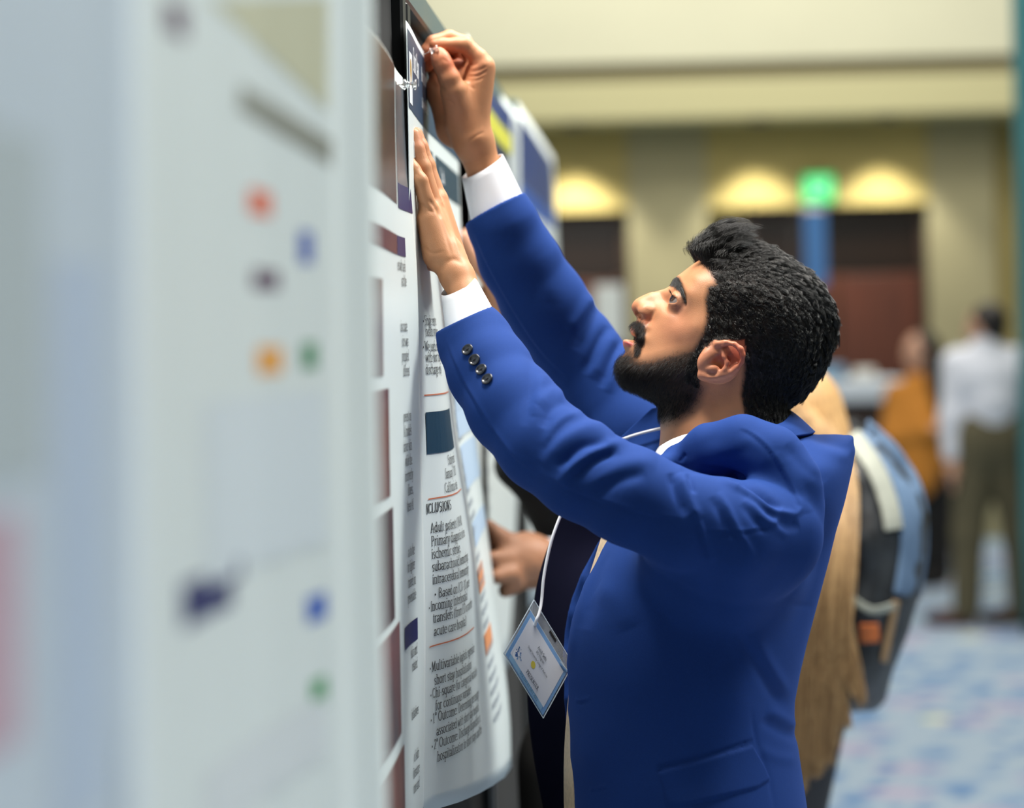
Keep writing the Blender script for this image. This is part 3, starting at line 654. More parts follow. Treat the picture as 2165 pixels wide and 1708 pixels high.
# hollow neck and the open front
J.cap(M(1530, 990, Z0), .062, M(1540, 880, Z0), .078, k=.006, cut=True)
J.ell(M(1455, 930, Z0), (.075, .045, .080), k=.01, cut=True)
J.chain
for (x, y, r) in [(1240,1180,.026),(1205,1260,.026),(1185,1340,.026),(1178,1440,.026),(1182,1540,.026),(1190,1640,.026),(1198,1740,.026),(1205,1840,.026)]:
    J.ell(M(x, y, Z0-.005), (.038, .05, .050), k=.006, cut=True)
JV, JQ = J.mesh(); del J
JV = smooth(JV, JQ, 3)
print('jacket', len(JV))
A_ = [ # folds of the near sleeve
 ([(1300,918),(1250,905),(1190,935),(1150,985)], 16, 5.0), ([(1285,935),(1230,945),(1180,990)], 11, -4.5),
 ([(1330,935),(1270,950),(1215,985),(1180,1025)], 13, 4.5), ([(1310,955),(1255,975),(1205,1015)], 10, -4.0),
 ([(1225,862),(1195,850),(1165,868),(1148,905)], 12, -3.0), ([(1200,835),(1165,830),(1140,860)], 13, 3.0),
 ([(1232,880),(1200,880),(1170,905),(1150,945)], 10, 2.5), ([(1390,975),(1330,980),(1270,1010),(1230,1040)], 18, 3.2), ([(1365,1000),(1310,1015),(1260,1045)], 13, -2.6),
 ([(1125,745),(1122,800),(1118,850),(1105,900)], 13, -1.8), ([(1148,790),(1140,830),(1130,880)], 12, 2.0),
 # seam down the forearm and the back of the sleeve
 ([(942,720),(965,775),(1005,850),(1050,920),(1095,975),(1140,1000)], 7, 1.6, 's'),
 ([(1140,1000),(1220,1040),(1300,1068),(1380,1090),(1440,1098)], 8, .9, 's'),
 # pulls above the elbow and into the armpit
 ([(1438,1000),(1448,1030),(1462,1070),(1478,1100)], 11, 4.0), ([(1418,1000),(1430,1040),(1450,1090)], 9, -3.6), ([(1455,1000),(1462,1025),(1466,1045)], 6, -2.6),
 ([(1476,1095),(1482,1120),(1496,1160),(1512,1190)], 7, 2.6), ([(1468,1110),(1478,1150),(1492,1185)], 8, -2.2),
 ([(1520,1040),(1545,1090),(1565,1130),(1600,1190)], 9, 2.8), ([(1505,1050),(1530,1100),(1550,1145)], 10, -2.0), ([(1580,1050),(1610,1090),(1640,1110),(1668,1135)], 10, 2.6), ([(1570,1065),(1600,1105),(1630,1128)], 9, -1.8),
 ([(1480,1122),(1540,1126),(1590,1122),(1640,1106)], 7, .8, 's'),
 # deep fold under the shoulder cap, ridge that follows it
 ([(1440,992),(1500,994),(1560,1008),(1610,1040),(1650,1078)], 9, -4.0), ([(1545,1003),(1600,1034),(1650,1078)], 7, -5.0), ([(1520,1012),(1580,1040),(1630,1076),(1675,1086),(1688,1070)], 8, 3.4),
 ([(1560,1030),(1610,1070),(1640,1100)], 9, -2.8), ([(1640,1105),(1665,1112),(1690,1108)], 12, -3.0),
 ([(1437,978),(1445,965),(1450,958)], 4, -1.4), 
 # shoulder and back seams
 ([(1562,905),(1590,918),(1625,950),(1655,1000),(1680,1050),(1690,1075),(1670,1092)], 8, 1.1, 's'), ([(1640,955),(1672,1010),(1698,1060),(1706,1085)], 16, 2.2), ([(1662,940),(1700,985),(1745,1020)], 14, -1.6), ([(1690,930),(1740,950),(1796,970)], 12, 1.8), ([(1722,926),(1765,938),(1800,948)], 9, -1.6),
 # side of the jacket
 ([(1290,1135),(1262,1200),(1248,1270),(1238,1330)], 18, -2.6), ([(1660,1275),(1690,1280),(1724,1284)], 7, -.5),
 ([(1560,1330),(1600,1400),(1640,1470),(1672,1500)], 14, -2.6), ([(1590,1340),(1630,1410),(1668,1470)], 14, 2.2), ([(1610,1520),(1650,1545),(1690,1560)], 12, -2.4), ([(1620,1500),(1660,1520),(1688,1540)], 11, 2.2), ([(1600,1580),(1640,1600),(1690,1605)], 13, 1.6),
 ([(1260,1240),(1300,1270),(1330,1330)], 26, 1.6), ([(1588,1500),(1600,1570),(1625,1640),(1640,1720)], 6, -.9), ([(1500,1180),(1530,1330),(1570,1450)], 30, -2.5),
 # front edge and buttonholes
 ([(1300,1140),(1262,1190),(1232,1260),(1212,1340),(1204,1420)], 9, 1.6),
 ([(1216,1476),(1226,1481),(1250,1474)], 2.6, .9), ([(1218,1482),(1226,1487),(1236,1484)], 2.2, -.6), ([(1246,1668),(1262,1668),(1284,1662)], 2.6, .9), ([(1250,1673),(1280,1668)], 2.2, -.6),
 # hip pocket: welt, flap and the dart below
 ([(1394,1622),(1480,1600),(1590,1566)], 3.2, -1.4, 'u'), ([(1392,1632),(1480,1609),(1588,1575)], 3.2, -1.4, 'u')]
JV = sculpt(JV, JQ, A_, zr=(2.40, 2.72))
JV = sculpt(JV, JQ, [([(1393,1634),(1589,1577),(1614,1622),(1625,1648),(1600,1664),(1500,1690),(1430,1704),(1410,1698)], 5, 3.2, 'p')], zr=(2.40, 2.72))
JV = sculpt(JV, JQ, [([(1270,640),(1240,690),(1215,740)], 16, -3.0), ([(1255,620),(1225,670),(1200,700)], 14, 3.2), ([(1300,700),(1270,760),(1250,800)], 14, 3.0), ([(1285,690),(1258,740),(1235,790)], 10, -2.6), ([(1330,715),(1300,780),(1285,830)], 12, 2.4), ([(1315,720),(1290,770),(1272,820)], 9, -2.4), ([(1000,490),(1030,560),(1080,650),(1140,740),(1200,800)], 7, 1.2, 's'), ([(1190,500),(1165,560),(1160,640)], 22, 1.6)], zr=(2.80, 3.02))
px = CX+F*JV[:, 0]/JV[:, 2]; py = CY+F*JV[:, 1]/JV[:, 2]
jacket = mk('jacket', M2W(JV), JQ, suit_m, man)
Jn = vnorm(JV, JQ)
def on_jacket(x, y, zmax=2.7):
    m = (np.hypot(px-x, py-y) < 6) & (JV[:, 2] < zmax) & (Jn[:, 2] < 0); i = np.where(m)[0]; i = i[JV[i, 2] < JV[i, 2].min()+.006]
    return JV[i].mean(0), Jn[i].mean(0)/np.linalg.norm(Jn[i].mean(0))
def disc(c, n, prof, seg=24, holes=False):
    """lathe of (radius, height) pairs about the axis n at c (camera frame)"""
    a = np.cross(n, [0, 1., 0]); a /= np.linalg.norm(a); b = np.cross(n, a); V_ = []
    for r, h in prof:
        for k in range(seg): t = 2*math.pi*k/seg; V_.append(c+n*h+r*(math.cos(t)*a+math.sin(t)*b))
    m = len(prof); Fc = [(i*seg+k, i*seg+(k+1) % seg, (i+1)*seg+(k+1) % seg, (i+1)*seg+k) for i in range(m-1) for k in range(seg)]
    return np.array(V_), np.array(Fc)
button_m = mat('dark_horn', (22, 26, 38), rough=.22, spec=.6, noise=.3, nscale=300)
thread_m = mat('navy_thread', (14, 16, 34), rough=.8)
R_b = 13/1975
for (x, y) in [(990,741),(1004,762),(1019,783),(1032,803)]:
    c, n = on_jacket(x, y)
    prof = [(.0001, .0014), (R_b*.35, .0013), (R_b*.55, .0014), (R_b*.72, .0020), (R_b*.86, .0027), (R_b*.96, .0023), (R_b, .0014), (R_b*.97, .0004), (R_b*.6, -.0006), (.0001, -.0006)]
    v, f = disc(c+n*.0006, n, prof); b = mk('button', M2W(v), f[:, ::-1], button_m, jacket)
    a = np.cross(n, [0, 1., 0]); a /= np.linalg.norm(a); d = np.cross(n, a); mb = MB()
    t4 = [c+n*.0021+R_b*.2*(s1*a+s2*d) for s1 in (-1, 1) for s2 in (-1, 1)]
    for i, j in ((0, 3), (1, 2)): mb.tube(M2W(np.array([t4[i], (t4[i]+t4[j])/2+n*.0006, t4[j]])), .0004, 6)
    o = mb.build('thread', thread_m, jacket, True)
def cloth(name, rows, m, parent, thick=.0016, nu=28, nv=14, bul=None):
    R = [[M(*p) for p in r] for r in rows]
    V_, Fc = loft(R, nu, nv, thick); return mk(name, M2W(V_), Fc, m, parent)
# collar round the nape, far lapel, inner front, tie, shirt
cloth('collar', [[(1490,922,2.60),(1545,908,2.592),(1605,901,2.595),(1650,897,2.62),(1672,872,2.70),(1655,872,2.765),(1590,880,2.79),(1500,890,2.79)],
                 [(1494,928,2.592),(1548,914,2.584),(1615,911,2.582),(1672,905,2.62),(1694,888,2.70),(1668,888,2.775),(1590,900,2.81),(1500,910,2.81)],
                 [(1500,938,2.590),(1555,926,2.580),(1630,928,2.580),(1700,920,2.63),(1722,914,2.70),(1692,912,2.78),(1595,925,2.83),(1500,935,2.83)]], suit_m, jacket, .003)
cloth('lapel', [[(1380,862,2.775),(1404,866,2.765),(1412,930,2.755),(1396,985,2.74)], [(1350,890,2.79),(1372,905,2.78),(1380,945,2.765),(1380,1000,2.745)], [(1302,936,2.80),(1325,952,2.79),(1345,980,2.77),(1370,1020,2.75)]], suit_m, jacket, .003)
cloth('front_panel', [[(1204,1050,2.80),(1165,1140,2.80),(1135,1240,2.79),(1119,1370,2.785),(1117,1480,2.785),(1128,1590,2.79),(1150,1708,2.795),(1172,1830,2.80)],
                      [(1270,1050,2.79),(1225,1140,2.79),(1190,1240,2.775),(1165,1370,2.765),(1160,1480,2.765),(1170,1590,2.77),(1190,1708,2.775),(1205,1830,2.78)],
                      [(1400,1050,2.78),(1330,1140,2.78),(1270,1240,2.745),(1240,1370,2.73),(1235,1480,2.73),(1240,1590,2.735),(1250,1708,2.74),(1255,1830,2.75)]], lining_m, jacket, .003)
tie_m = mat('cream_silk', (214, 190, 158), rough=.45, noise=.12, nscale=200)
cloth('tie', [[(1300,1020,2.69),(1283,1100,2.685),(1262,1170,2.685),(1236,1260,2.69),(1212,1400,2.69),(1196,1560,2.69),(1194,1700,2.685),(1200,1840,2.685)],
              [(1330,1020,2.67),(1316,1100,2.665),(1296,1170,2.66),(1262,1260,2.66),(1240,1400,2.66),(1214,1560,2.655),(1216,1700,2.655),(1224,1840,2.66)]], tie_m, man, .002)
shirt = cloth('shirt', [[(1393,948,2.70),(1396,944,2.665),(1430,926,2.632),(1480,914,2.626),(1535,908,2.625),(1600,905,2.632),(1645,900,2.67),(1655,895,2.71)],
                [(1384,965,2.70),(1388,962,2.655),(1430,942,2.616),(1480,928,2.612),(1540,920,2.610),(1608,918,2.616),(1656,915,2.67),(1664,912,2.71)],
                [(1376,985,2.70),(1382,978,2.645),(1405,976,2.605),(1450,962,2.598),(1520,938,2.596),(1600,935,2.602),(1660,930,2.67),(1668,925,2.71)]], shirt_m, man, .002)
cloth('collar_point', [[(1440,922,2.612),(1480,913,2.608),(1535,908,2.607)], [(1424,945,2.604),(1462,938,2.598),(1528,918,2.598)], [(1408,974,2.600),(1450,958,2.592),(1520,928,2.592)]], shirt_m, shirt, .002)
cloth('shirt_front', [[(1384,985,2.70),(1330,1060,2.71),(1290,1150,2.71),(1250,1300,2.71),(1230,1500,2.71),(1230,1850,2.71)], [(1450,985,2.66),(1420,1060,2.66),(1380,1150,2.66),(1340,1300,2.66),(1310,1500,2.66),(1310,1850,2.66)]], shirt_m, shirt, .002)
def cuff(c0, r0, c1, r1, n0, n1, ovl, slit=None):
    """cloth tube from c0 (hand side) to c1; rings tilted by the plane normals"""
    rows = []
    K = 40
    for t in np.linspace(0, 1, 10):
        c = c0+(c1-c0)*t; n = n0+(n1-n0)*t; n = n/np.linalg.norm(n); r = r0+(r1-r0)*t
        a = np.cross(n, [0, 0, 1.]); a /= np.linalg.norm(a); b = np.cross(n, a)
        rows.append([c+r*(math.cos(2*math.pi*k/K)*a+ovl*math.sin(2*math.pi*k/K)*b) for k in range(K)])
    G = np.array(rows); n = K
    Vo = G.reshape(-1, 3); inn = np.array([[c0+(c1-c0)*t+(G[i, k]-(c0+(c1-c0)*t))*.94 for k in range(K)] for i, t in enumerate(np.linspace(0, 1, 10))]).reshape(-1, 3)
    N = len(Vo); Fc = []
    for i in range(9):
        for k in range(K):
            q_ = (i*K+k, i*K+(k+1) % K, (i+1)*K+(k+1) % K, (i+1)*K+k); Fc += [q_, tuple(x+N for x in q_[::-1])]
    for k in range(K): Fc += [(k, k+N, (k+1) % K+N, (k+1) % K)]
    return np.vstack([Vo, inn]), np.array(Fc)
v, f = cuff(M(968, 604, 2.622), 41/1950, M(1000, 700, 2.595), 60/1960, np.array([.45, .80, .25]), np.array([.40, .9, 0]), 1.15)
mk('cuff', M2W(v), f, shirt_m, shirt)
v, f = cuff(M(1020, 352, 2.858), 50/1788, M(1060, 470, 2.865), 66/1785, np.array([.50, .84, .25]), np.array([.47, .88, 0.05]), 1.0)
mk('cuff', M2W(v), f, shirt_m, shirt)
# trousers and shoes, out of the frame but what he stands on
trouser_m = suit_m; shoe_m = mat('black_leather', (16, 14, 13), rough=.3)
def Wp(px, py, Z): return W(px, py, Z)
hip = W(1460, 1790, Z0)
T = Vox(hip-[.28, .30, 1.20], hip+[.30, .30, .12], .009)
T.cap(hip+[0, -.06, .02], .115, hip+[0, .06, .02], .115, k=.03)
feet = []
for s in (-1, 1):
    kn = hip+np.array([-.02, s*.09, -.44]); an = np.array([hip[0]+.03, hip[1]+s*.10, .13])
    T.cap(hip+[0, s*.085, -.05], .098, kn, .068, k=.03); T.cap(kn, .068, an, .058, k=.03); feet.append(np.array([an[0], an[1], 0.]))
v, f = T.mesh(); v = smooth(v, f, 2); mk('trousers', v, f, trouser_m, man)
for p in feet:
    S_ = Vox(p-[.24, .09, .02], p+[.12, .09, .16], .007)
    S_.cap(p+[.03, 0, .05], .042, p+[-.06, 0, .045], .044, k=.02); S_.cap(p+[-.06, 0, .042], .040, p+[-.17, 0, .034], .030, k=.02); S_.cap(p+[.02, 0, .06], .045, p+[.02, 0, .12], .042, k=.02)
    sl, X, Y, Zg = S_.box(p-[.3, .2, .1], p+[.2, .2, .2]); S_.A[sl] = np.maximum(S_.A[sl], -(Zg+X*0+Y*0-.001))
    v, f = S_.mesh(); mk('shoe', smooth(v, f, 1), f, shoe_m, man)
# lanyard and badge
cord_m = mat('white_cord', (225, 228, 235), rough=.8)
Lp = [(1404,904,2.752),(1370,912,2.765),(1335,922,2.778),(1306,934,2.785)]
badge = thing('name_badge', W(1130, 1390, 2.62), 'clear plastic name badge hanging by a white cord against the blue jacket', 'badge')
P1 = spline(np.array([W(*p) for p in [(1410,900,2.74)]+Lp+[(1290,950,2.775),(1270,1000,2.765),(1235,1045,2.72)]]), 40)
P2 = spline(np.array([W(*p) for p in [(1235,1045,2.72),(1196,1072,2.70),(1172,1124,2.69),(1158,1175,2.685),(1149,1225,2.68),(1145,1270,2.675),(1140,1296,2.668),(1134,1310,2.664),(1131,1322,2.665)]]), 50)
for P_ in (P1, P2):
    v, f = tube(P_, .0017, 8, False); mk('cord', v, f, cord_m, badge)
qA, qD, qC = np.array(W(1130, 1268, 2.672)), np.array(W(1066, 1381, 2.640)), np.array(W(1149.6, 1518, 2.648))
qe, qf = qC-qD, qD-qA; qn = np.cross(qe, qf); qn /= np.linalg.norm(qn)
if qn@CF > 0: qn = -qn
bq = lambda u, v, o=0.: qA+qe*u+qf*v+qn*o
def bquad(name, u0, v0, u1, v1, o, m, th=.0006):
    P = [bq(u, v, o+h) for h in (0, th) for u, v in ((u0, v0), (u1, v0), (u1, v1), (u0, v1))]
    mb = MB(); mb.add(P, [(3,2,1,0),(4,5,6,7),(0,1,5,4),(1,2,6,5),(2,3,7,6),(3,0,4,7)]); return mb.build(name, m, badge)
def clear_mat(name, rgb, alpha, rough=.12):
    m = mat(name, rgb, rough=rough, spec=.6, alpha=alpha); return m
film_m = clear_mat('clear_vinyl', (215, 222, 228), .22)
card_m = mat('badge_card', (216, 220, 228), rough=.6); bluep = mat('badge_blue', (116, 160, 208), rough=.6); paleb = mat('badge_pale_blue', (140, 182, 214), rough=.6); inkm = mat('ink_grey', (92, 100, 112), rough=.7); gold = mat('ink_gold', (206, 190, 70), rough=.7)
bquad('holder', 0, 0, 1, 1, -.0012, film_m, .0004)
bquad('card', .03, .165, .97, .985, -.0006, bluep, .0005)
bquad('card_face', .08, .235, .92, .90, -.0001, card_m, .0002)
bquad('card_band', .10, .90, .90, .975, -.0001, paleb, .0002)
bquad('slot', .44, .035, .60, .075, -.0008, mat('slot_black', (10, 10, 12)), .0004)
mb = MB()
for a, b in (((0,0),(1,0)),((0,0),(0,1)),((0,1),(1,1)),((1,0),(1,1))): mb.tube([bq(*a, -.001), bq(*b, -.001)], .0006, 6)
mb.tube([bq(0, .165, -.0005), bq(1, .165, -.0005)], .0005, 6); mb.tube([bq(.80, .20, .001), bq(.97, .165, .001)], .0006, 6)
mb.build('holder_edge', mat('vinyl_edge', (200, 212, 222), rough=.2), badge)
mb = MB(); 
for i in range(26):
    a = rng.uniform(0, 6.28); r_ = rng.uniform(.03, .11); s_ = rng.uniform(.004, .012); u, v_ = .20+r_*math.cos(a)*.7, .78+r_*math.sin(a)
    mb.add([bq(u+s_*math.cos(t), v_+s_*1.2*math.sin(t), .0003) for t in np.linspace(0, 6.28, 8)[:-1]], [list(range(7))], i % 2)
mb.add([bq(.16+.05*math.cos(t), .83+.07*math.sin(t), .0002) for t in np.linspace(0, 6.28, 15)[:-1]], [list(range(14))], 2)
mb.add([bq(.17+.022*math.cos(t)*(1+.4*math.cos(3*t)), .82+.035*math.sin(t), .0003) for t in np.linspace(0, 6.28, 15)[:-1]], [list(range(14))], 0)
mb.add([bq(.465+.045*math.cos(t), .655+.05*math.sin(t), .0003) for t in np.linspace(0, 6.28, 13)[:-1]], [list(range(12))], 3)
mb.build('emblem', [mat('emblem_blue', (60, 100, 160)), mat('emblem_light', (130, 170, 210)), mat('emblem_white', (236, 238, 242)), gold], badge)
# ------------------------------------------------------------------ the hall
WY = 18.0
def noise_chain(nt, co, scale, detail=2):
    n = nt.nodes.new('ShaderNodeTexNoise'); n.inputs['Scale'].default_value = scale; n.inputs['Detail'].default_value = detail; nt.links.new(co, n.inputs['Vector']); return n.outputs[0]
def carpet():
    m = bpy.data.materials.new('patterned_carpet'); m.use_nodes = True; nt = m.node_tree; b = nt.nodes['Principled BSDF']; N = nt.nodes.new; L = nt.links.new
    b.inputs['Roughness'].default_value = .95; b.inputs['Specular IOR Level'].default_value = .15
    co = N('ShaderNodeTexCoord').outputs['Object']
    mp = N('ShaderNodeMapping'); mp.inputs['Rotation'].default_value = (0, 0, .42); L(co, mp.inputs[0])
    def layer(scale, loc, lo, hi, rgb, prev, sx=1.):
        mm = N('ShaderNodeMapping'); mm.inputs['Location'].default_value = loc; mm.inputs['Scale'].default_value = (sx, 1, 1); L(mp.outputs[0], mm.inputs[0])
        v = N('ShaderNodeTexVoronoi'); v.inputs['Scale'].default_value = scale; v.inputs['Randomness'].default_value = .55; L(mm.outputs[0], v.inputs['Vector'])
        r = N('ShaderNodeMapRange'); r.inputs[1].default_value = lo; r.inputs[2].default_value = hi; r.inputs[3].default_value = 1; r.inputs[4].default_value = 0; L(v.outputs['Distance'], r.inputs[0])
        mx = N('ShaderNodeMix'); mx.data_type = 'RGBA'; L(r.outputs[0], mx.inputs[0])
        if prev is None: mx.inputs[6].default_value = (*lin((154, 172, 188)), 1)
        else: L(prev, mx.inputs[6])
        mx.inputs[7].default_value = (*lin(rgb), 1); return mx.outputs[2]
    c = layer(3.4, (0, 0, 0), .25, .45, (106, 138, 176), None, 1.3)
    c = layer(2.6, (3, 5, 0), .26, .34, (168, 162, 184), c, .8)
    c = layer(4.2, (7, 2, 0), .20, .28, (84, 122, 168), c, 1.5)
    c = layer(2.4, (1, 9, 0), .15, .21, (206, 210, 176), c, 1.2)
    L(c, b.inputs['Base Color']); return m
def struct(o): o['kind'] = 'structure'; return o
mb = MB(); mb.box((-4.5, -2.0, -.05), (9.5, WY+.4, 0)); struct(mb.build('floor', carpet()))
wall_m = mat('ochre_wall', (166, 151, 94), rough=.85, noise=.04, nscale=3); cream_m = mat('cream_paint', (208, 206, 180), rough=.8, noise=.02, nscale=2)
pil_m = mat('olive_grey_panel', (150, 144, 112), rough=.85, noise=.03, nscale=4); trim_m = mat('shadow_groove', (112, 104, 74), rough=.7); fascia_m = mat('fascia_paint', (196, 190, 146), rough=.8)
def zat(py, Y, px=CX): return W(px, py, Y/1.0)[2]
def xat(px, Y): return (px-CX)/F*Y
zt = 3.12; 
mb = MB(); mb.box((-4.5, WY, 0), (9.5, WY+.3, 6.5)); struct(mb.build('wall_back', wall_m))
# bulkhead: fascia, a groove with its shadow put into the colour, cream wall above
mb = MB(); mb.box((-4.5, WY-.75, 3.10), (9.5, WY-.002, 3.37)); struct(mb.build('trim_1', fascia_m))
mb = MB(); mb.box((-4.5, WY-.62, 3.37), (9.5, WY-.002, 3.50)); struct(mb.build('trim_2', trim_m))
mb = MB(); mb.box((-4.5, WY-.70, 3.50), (9.5, WY-.002, 6.5)); struct(mb.build('wall_upper', cream_m))
mb = MB(); mb.box((-4.5, -2, 0), (-4.3, WY, 6.5)); struct(mb.build('wall_left', cream_m))
mb = MB(); mb.box((9.3, -2, 0), (9.5, WY, 6.5)); struct(mb.build('wall_right', cream_m))
k = 3
for (x0, x1, m_) in ((1335, 1500, pil_m), (1962, 2100, pil_m)):
    a, b = xat(x0, WY), xat(x1, WY); mb = MB(); mb.box((a, WY-.22, 0), (b, WY-.002, 3.099)); struct(mb.build('trim_%d' % k, m_)); k += 1
for (x0, x1) in ((880, 1335), (1500, 1962)):
    a, b = xat(x0, WY), xat(x1, WY); mb = MB(); mb.box((a, WY-.2, 2.48), (b, WY-.002, 3.099)); struct(mb.build('trim_%d' % k, wall_m)); k += 1
# doors
door_m = mat('dark_walnut', (74, 34, 18), rough=.45, noise=.25, nscale=3, stretch=(6, 1, .5)); frame_m = mat('bronze_frame', (44, 26, 16), rough=.5); steel_m = mat('satin_steel', (150, 150, 150), rough=.3, metal=1)
door_top_m = mat('black_brown_panel', (26, 16, 10), rough=.3)
def door(n, x0, x1, top, leaves):
    a, b = xat(x0, WY), xat(x1, WY)
    mb = MB(); mb.box((a-.06, WY-.09, 0), (a, WY-.003, top+.06)); mb.box((b, WY-.09, 0), (b+.06, WY-.003, top+.06)); mb.box((a, WY-.09, top), (b, WY-.003, top+.06))
    r = struct(mb.build('door_%d' % n, frame_m, loc=(a, WY, 0)))
    w = (b-a)/leaves
    for i in range(leaves):
        mb = MB(); mb.bbox((a+i*w+.006, WY-.06, .01), (a+(i+1)*w-.006, WY-.004, top-.45), .006); lf = mb.build('door_leaf', door_m, r)
        hx_ = a+i*w+(w-.10 if i % 2 == 0 else .10); mb = MB(); mb.tube([(hx_, WY-.06, .95), (hx_, WY-.11, .97), (hx_, WY-.11, 1.25), (hx_, WY-.06, 1.27)], .013, 8); mb.build('handle', steel_m, lf, True)
    mb = MB(); mb.box((a+.006, WY-.05, top-.44), (b-.006, WY-.004, top-.006)); mb.build('top_panel', door_top_m, r)  # black-brown panel across the top of the doorway, darker than the leaves
door(1, 1060, 1318, 2.42, 2); door(2, 1596, 1948, 2.42, 2)
# exit sign
xs, zs = xat(1730, WY), 1.52+(714-407)/F*WY
ex = thing('exit_sign', (xs, WY-.25, zs), 'glowing green exit sign above the double doors', 'sign')
mb = MB(); mb.bbox((xs-.12, WY-.29, zs-.11), (xs+.12, WY-.202, zs+.11), .01); mb.build('housing', mat('sign_housing', (60, 140, 90), rough=.4), ex)
mb = MB(); mb.box((xs-.105, WY-.302, zs-.095), (xs+.105, WY-.291, zs+.095)); mb.build('face', mat('sign_green', (40, 200, 110), emit=.9), ex)
# banner, counter, far signs
def ob(name, label, cat, base, group=None): return thing(name, base, label, cat, group)
bx = xat(1731, WY-.6); bn = ob('banner', 'narrow blue hanging banner in front of the doors', 'banner', (bx, WY-.6, 0))
mb = MB(); mb.box((bx-.075, WY-.61, 1.88), (bx+.075, WY-.60, 2.42)); mb.build('cloth', mat('banner_blue', (62, 112, 170), rough=.7), bn)
mb = MB(); mb.tube([(bx, WY-.58, 0), (bx, WY-.58, 2.45)], .012, 8); mb.tube([(bx-.09, WY-.595, 2.43), (bx+.09, WY-.595, 2.43)], .008, 8); mb.build('pole', steel_m, bn, True)
mb = MB(); mb.tube([(bx, WY-.58, 0), (bx, WY-.58, .03)], [.16, .12], 20); mb.build('base', steel_m, bn, True)
Yc = 16.6; a, b = xat(1640, Yc), xat(1890, Yc); cn = ob('reception_counter', 'dark reception counter with a white cloth edge at the back wall', 'counter', ((a+b)/2, Yc, 0))
zc = 1.52-(803-711)/F*Yc
mb = MB(); mb.bbox((a, Yc-.25, 0), (b, Yc+.25, zc-.15), .02); mb.build('body', mat('counter_brown', (42, 26, 18), rough=.6), cn)
mb = MB(); mb.bbox((a-.05, Yc-.32, zc-.149), (b+.05, Yc+.3, zc), .015); mb.build('top', mat('counter_cloth', (196, 206, 216), rough=.7), cn)
for i, (px_, w, h, rgb, lab) in enumerate(((1752, .16, .10, (120, 160, 190), 'pale blue carton standing on the reception counter'), (1822, .12, .07, (226, 226, 220), 'small white carton standing on the reception counter'))):
    x = xat(px_, Yc); mb = MB(); mb.bbox((x-w/2, Yc-.25, zc+.001), (x+w/2, Yc-.1, zc+h), .008); tag(mb.build('carton', mat('carton_%s' % 'ab'[i], rgb, rough=.7), loc=(x, Yc-.2, zc)), lab, 'carton')
Ys = 14.5; x0, x1 = xat(1262, Ys), xat(1322, Ys); sg_ = ob('notice_stand', 'white notice on a slim stand seen past the raised sleeve', 'sign', ((x0+x1)/2, Ys, 0))
mb = MB(); mb.bbox((x0, Ys-.01, 1.50), (x1, Ys+.01, 1.86), .004); mb.build('panel', mat('notice_white', (214, 220, 216), rough=.6), sg_)
mb = MB(); mb.tube([((x0+x1)/2, Ys+.02, 0), ((x0+x1)/2, Ys+.02, 1.52)], .012, 8); mb.tube([((x0+x1)/2, Ys+.02, 0), ((x0+x1)/2, Ys+.02, .02)], .15, 20); mb.build('stand', steel_m, sg_, True)
# teal drape at the right edge
Yd = 12.0; x0 = xat(2156, Yd); mb = MB(); n = 60
U = np.linspace(0, 1.2, n); G = np.array([[[x0+u, Yd+.03*math.sin(u*60), z] for u in U] for z in np.linspace(.01, 5.5, 12)])
v, f = sheet(G, .004); tag(mk('drape', v, f, mat('teal_cloth', (58, 116, 120), rough=.8), loc=(x0+.5, Yd, 0)), 'teal drape hanging at the right edge of the hall', 'drape')
# downlights that wash the wall over the doors
for (px_, pw, y) in ((1225, 60, 'downlight over the door seen past the raised sleeve'), (1602, 46, 'downlight over the double doors, on the side of the notice stand'), (1862, 48, 'downlight over the double doors, on the side of the man in white'), (980, 40, 'downlight over the door hidden behind the poster boards')):
    x = xat(px_, WY); l = bpy.data.lights.new('wall_washer', 'SPOT'); l.energy = pw*2.2; l.color = (1, .94, .80); l.spot_size = math.radians(94); l.spot_blend = .5; l.shadow_soft_size = .05
    o = bpy.data.objects.new('wall_washer', l); COL.objects.link(o); o.location = (x, WY-.52, 3.05); o.rotation_euler = (0, 0, 0)
    c = ob('downlight', 'recessed '+y, 'light', (x, WY-.52, 3.098), 'recessed downlights over the doors')
    mb = MB(); mb.tube([(x, WY-.52, 3.099), (x, WY-.52, 3.075)], [.07, .08], 20, cap=False); mb.build('ring', steel_m, c, True)
# ------------------------------------------------------------------ other people
def figure(name, label, base, parts_):
    r = thing(name, base, label, 'person'); return r
def vox_part(nm, chains, m, parent, h=.012, k=.03, sm=2, cuts=(), col=None):
    P = [np.r_[p[0]] for c in chains for p in c]; R = max(max(np.r_[p[1:][-1]]) for c in chains for p in c)+.03
    lo = np.min(P, 0)-R; hi = np.max(P, 0)+R
    v = Vox(lo, hi, h)
    for c in chains:
        if len(c) == 1: v.ell(c[0][0], np.broadcast_to(c[0][2], 3) if len(c[0]) > 2 else [c[0][1]]*3, k=k)
        else: v.chain([(p[0], p[1]) for p in c], k=k)
    for c in cuts: v.cap(*c, k=.01, cut=True)
    V_, Q_ = v.mesh(); V_ = smooth(V_, Q_, sm)
    return mk(nm, V_, Q_, m, parent)
def Pw(px, py, Z): return np.array(W(px, py, Z))
skin2 = mat('skin_light', (206, 160, 134), rough=.55, sss=.1); skin3 = mat('skin_brown', (184, 130, 98), rough=.5, sss=.1); dark_hair = mat('dark_brown_hair', (26, 18, 14), rough=.5)
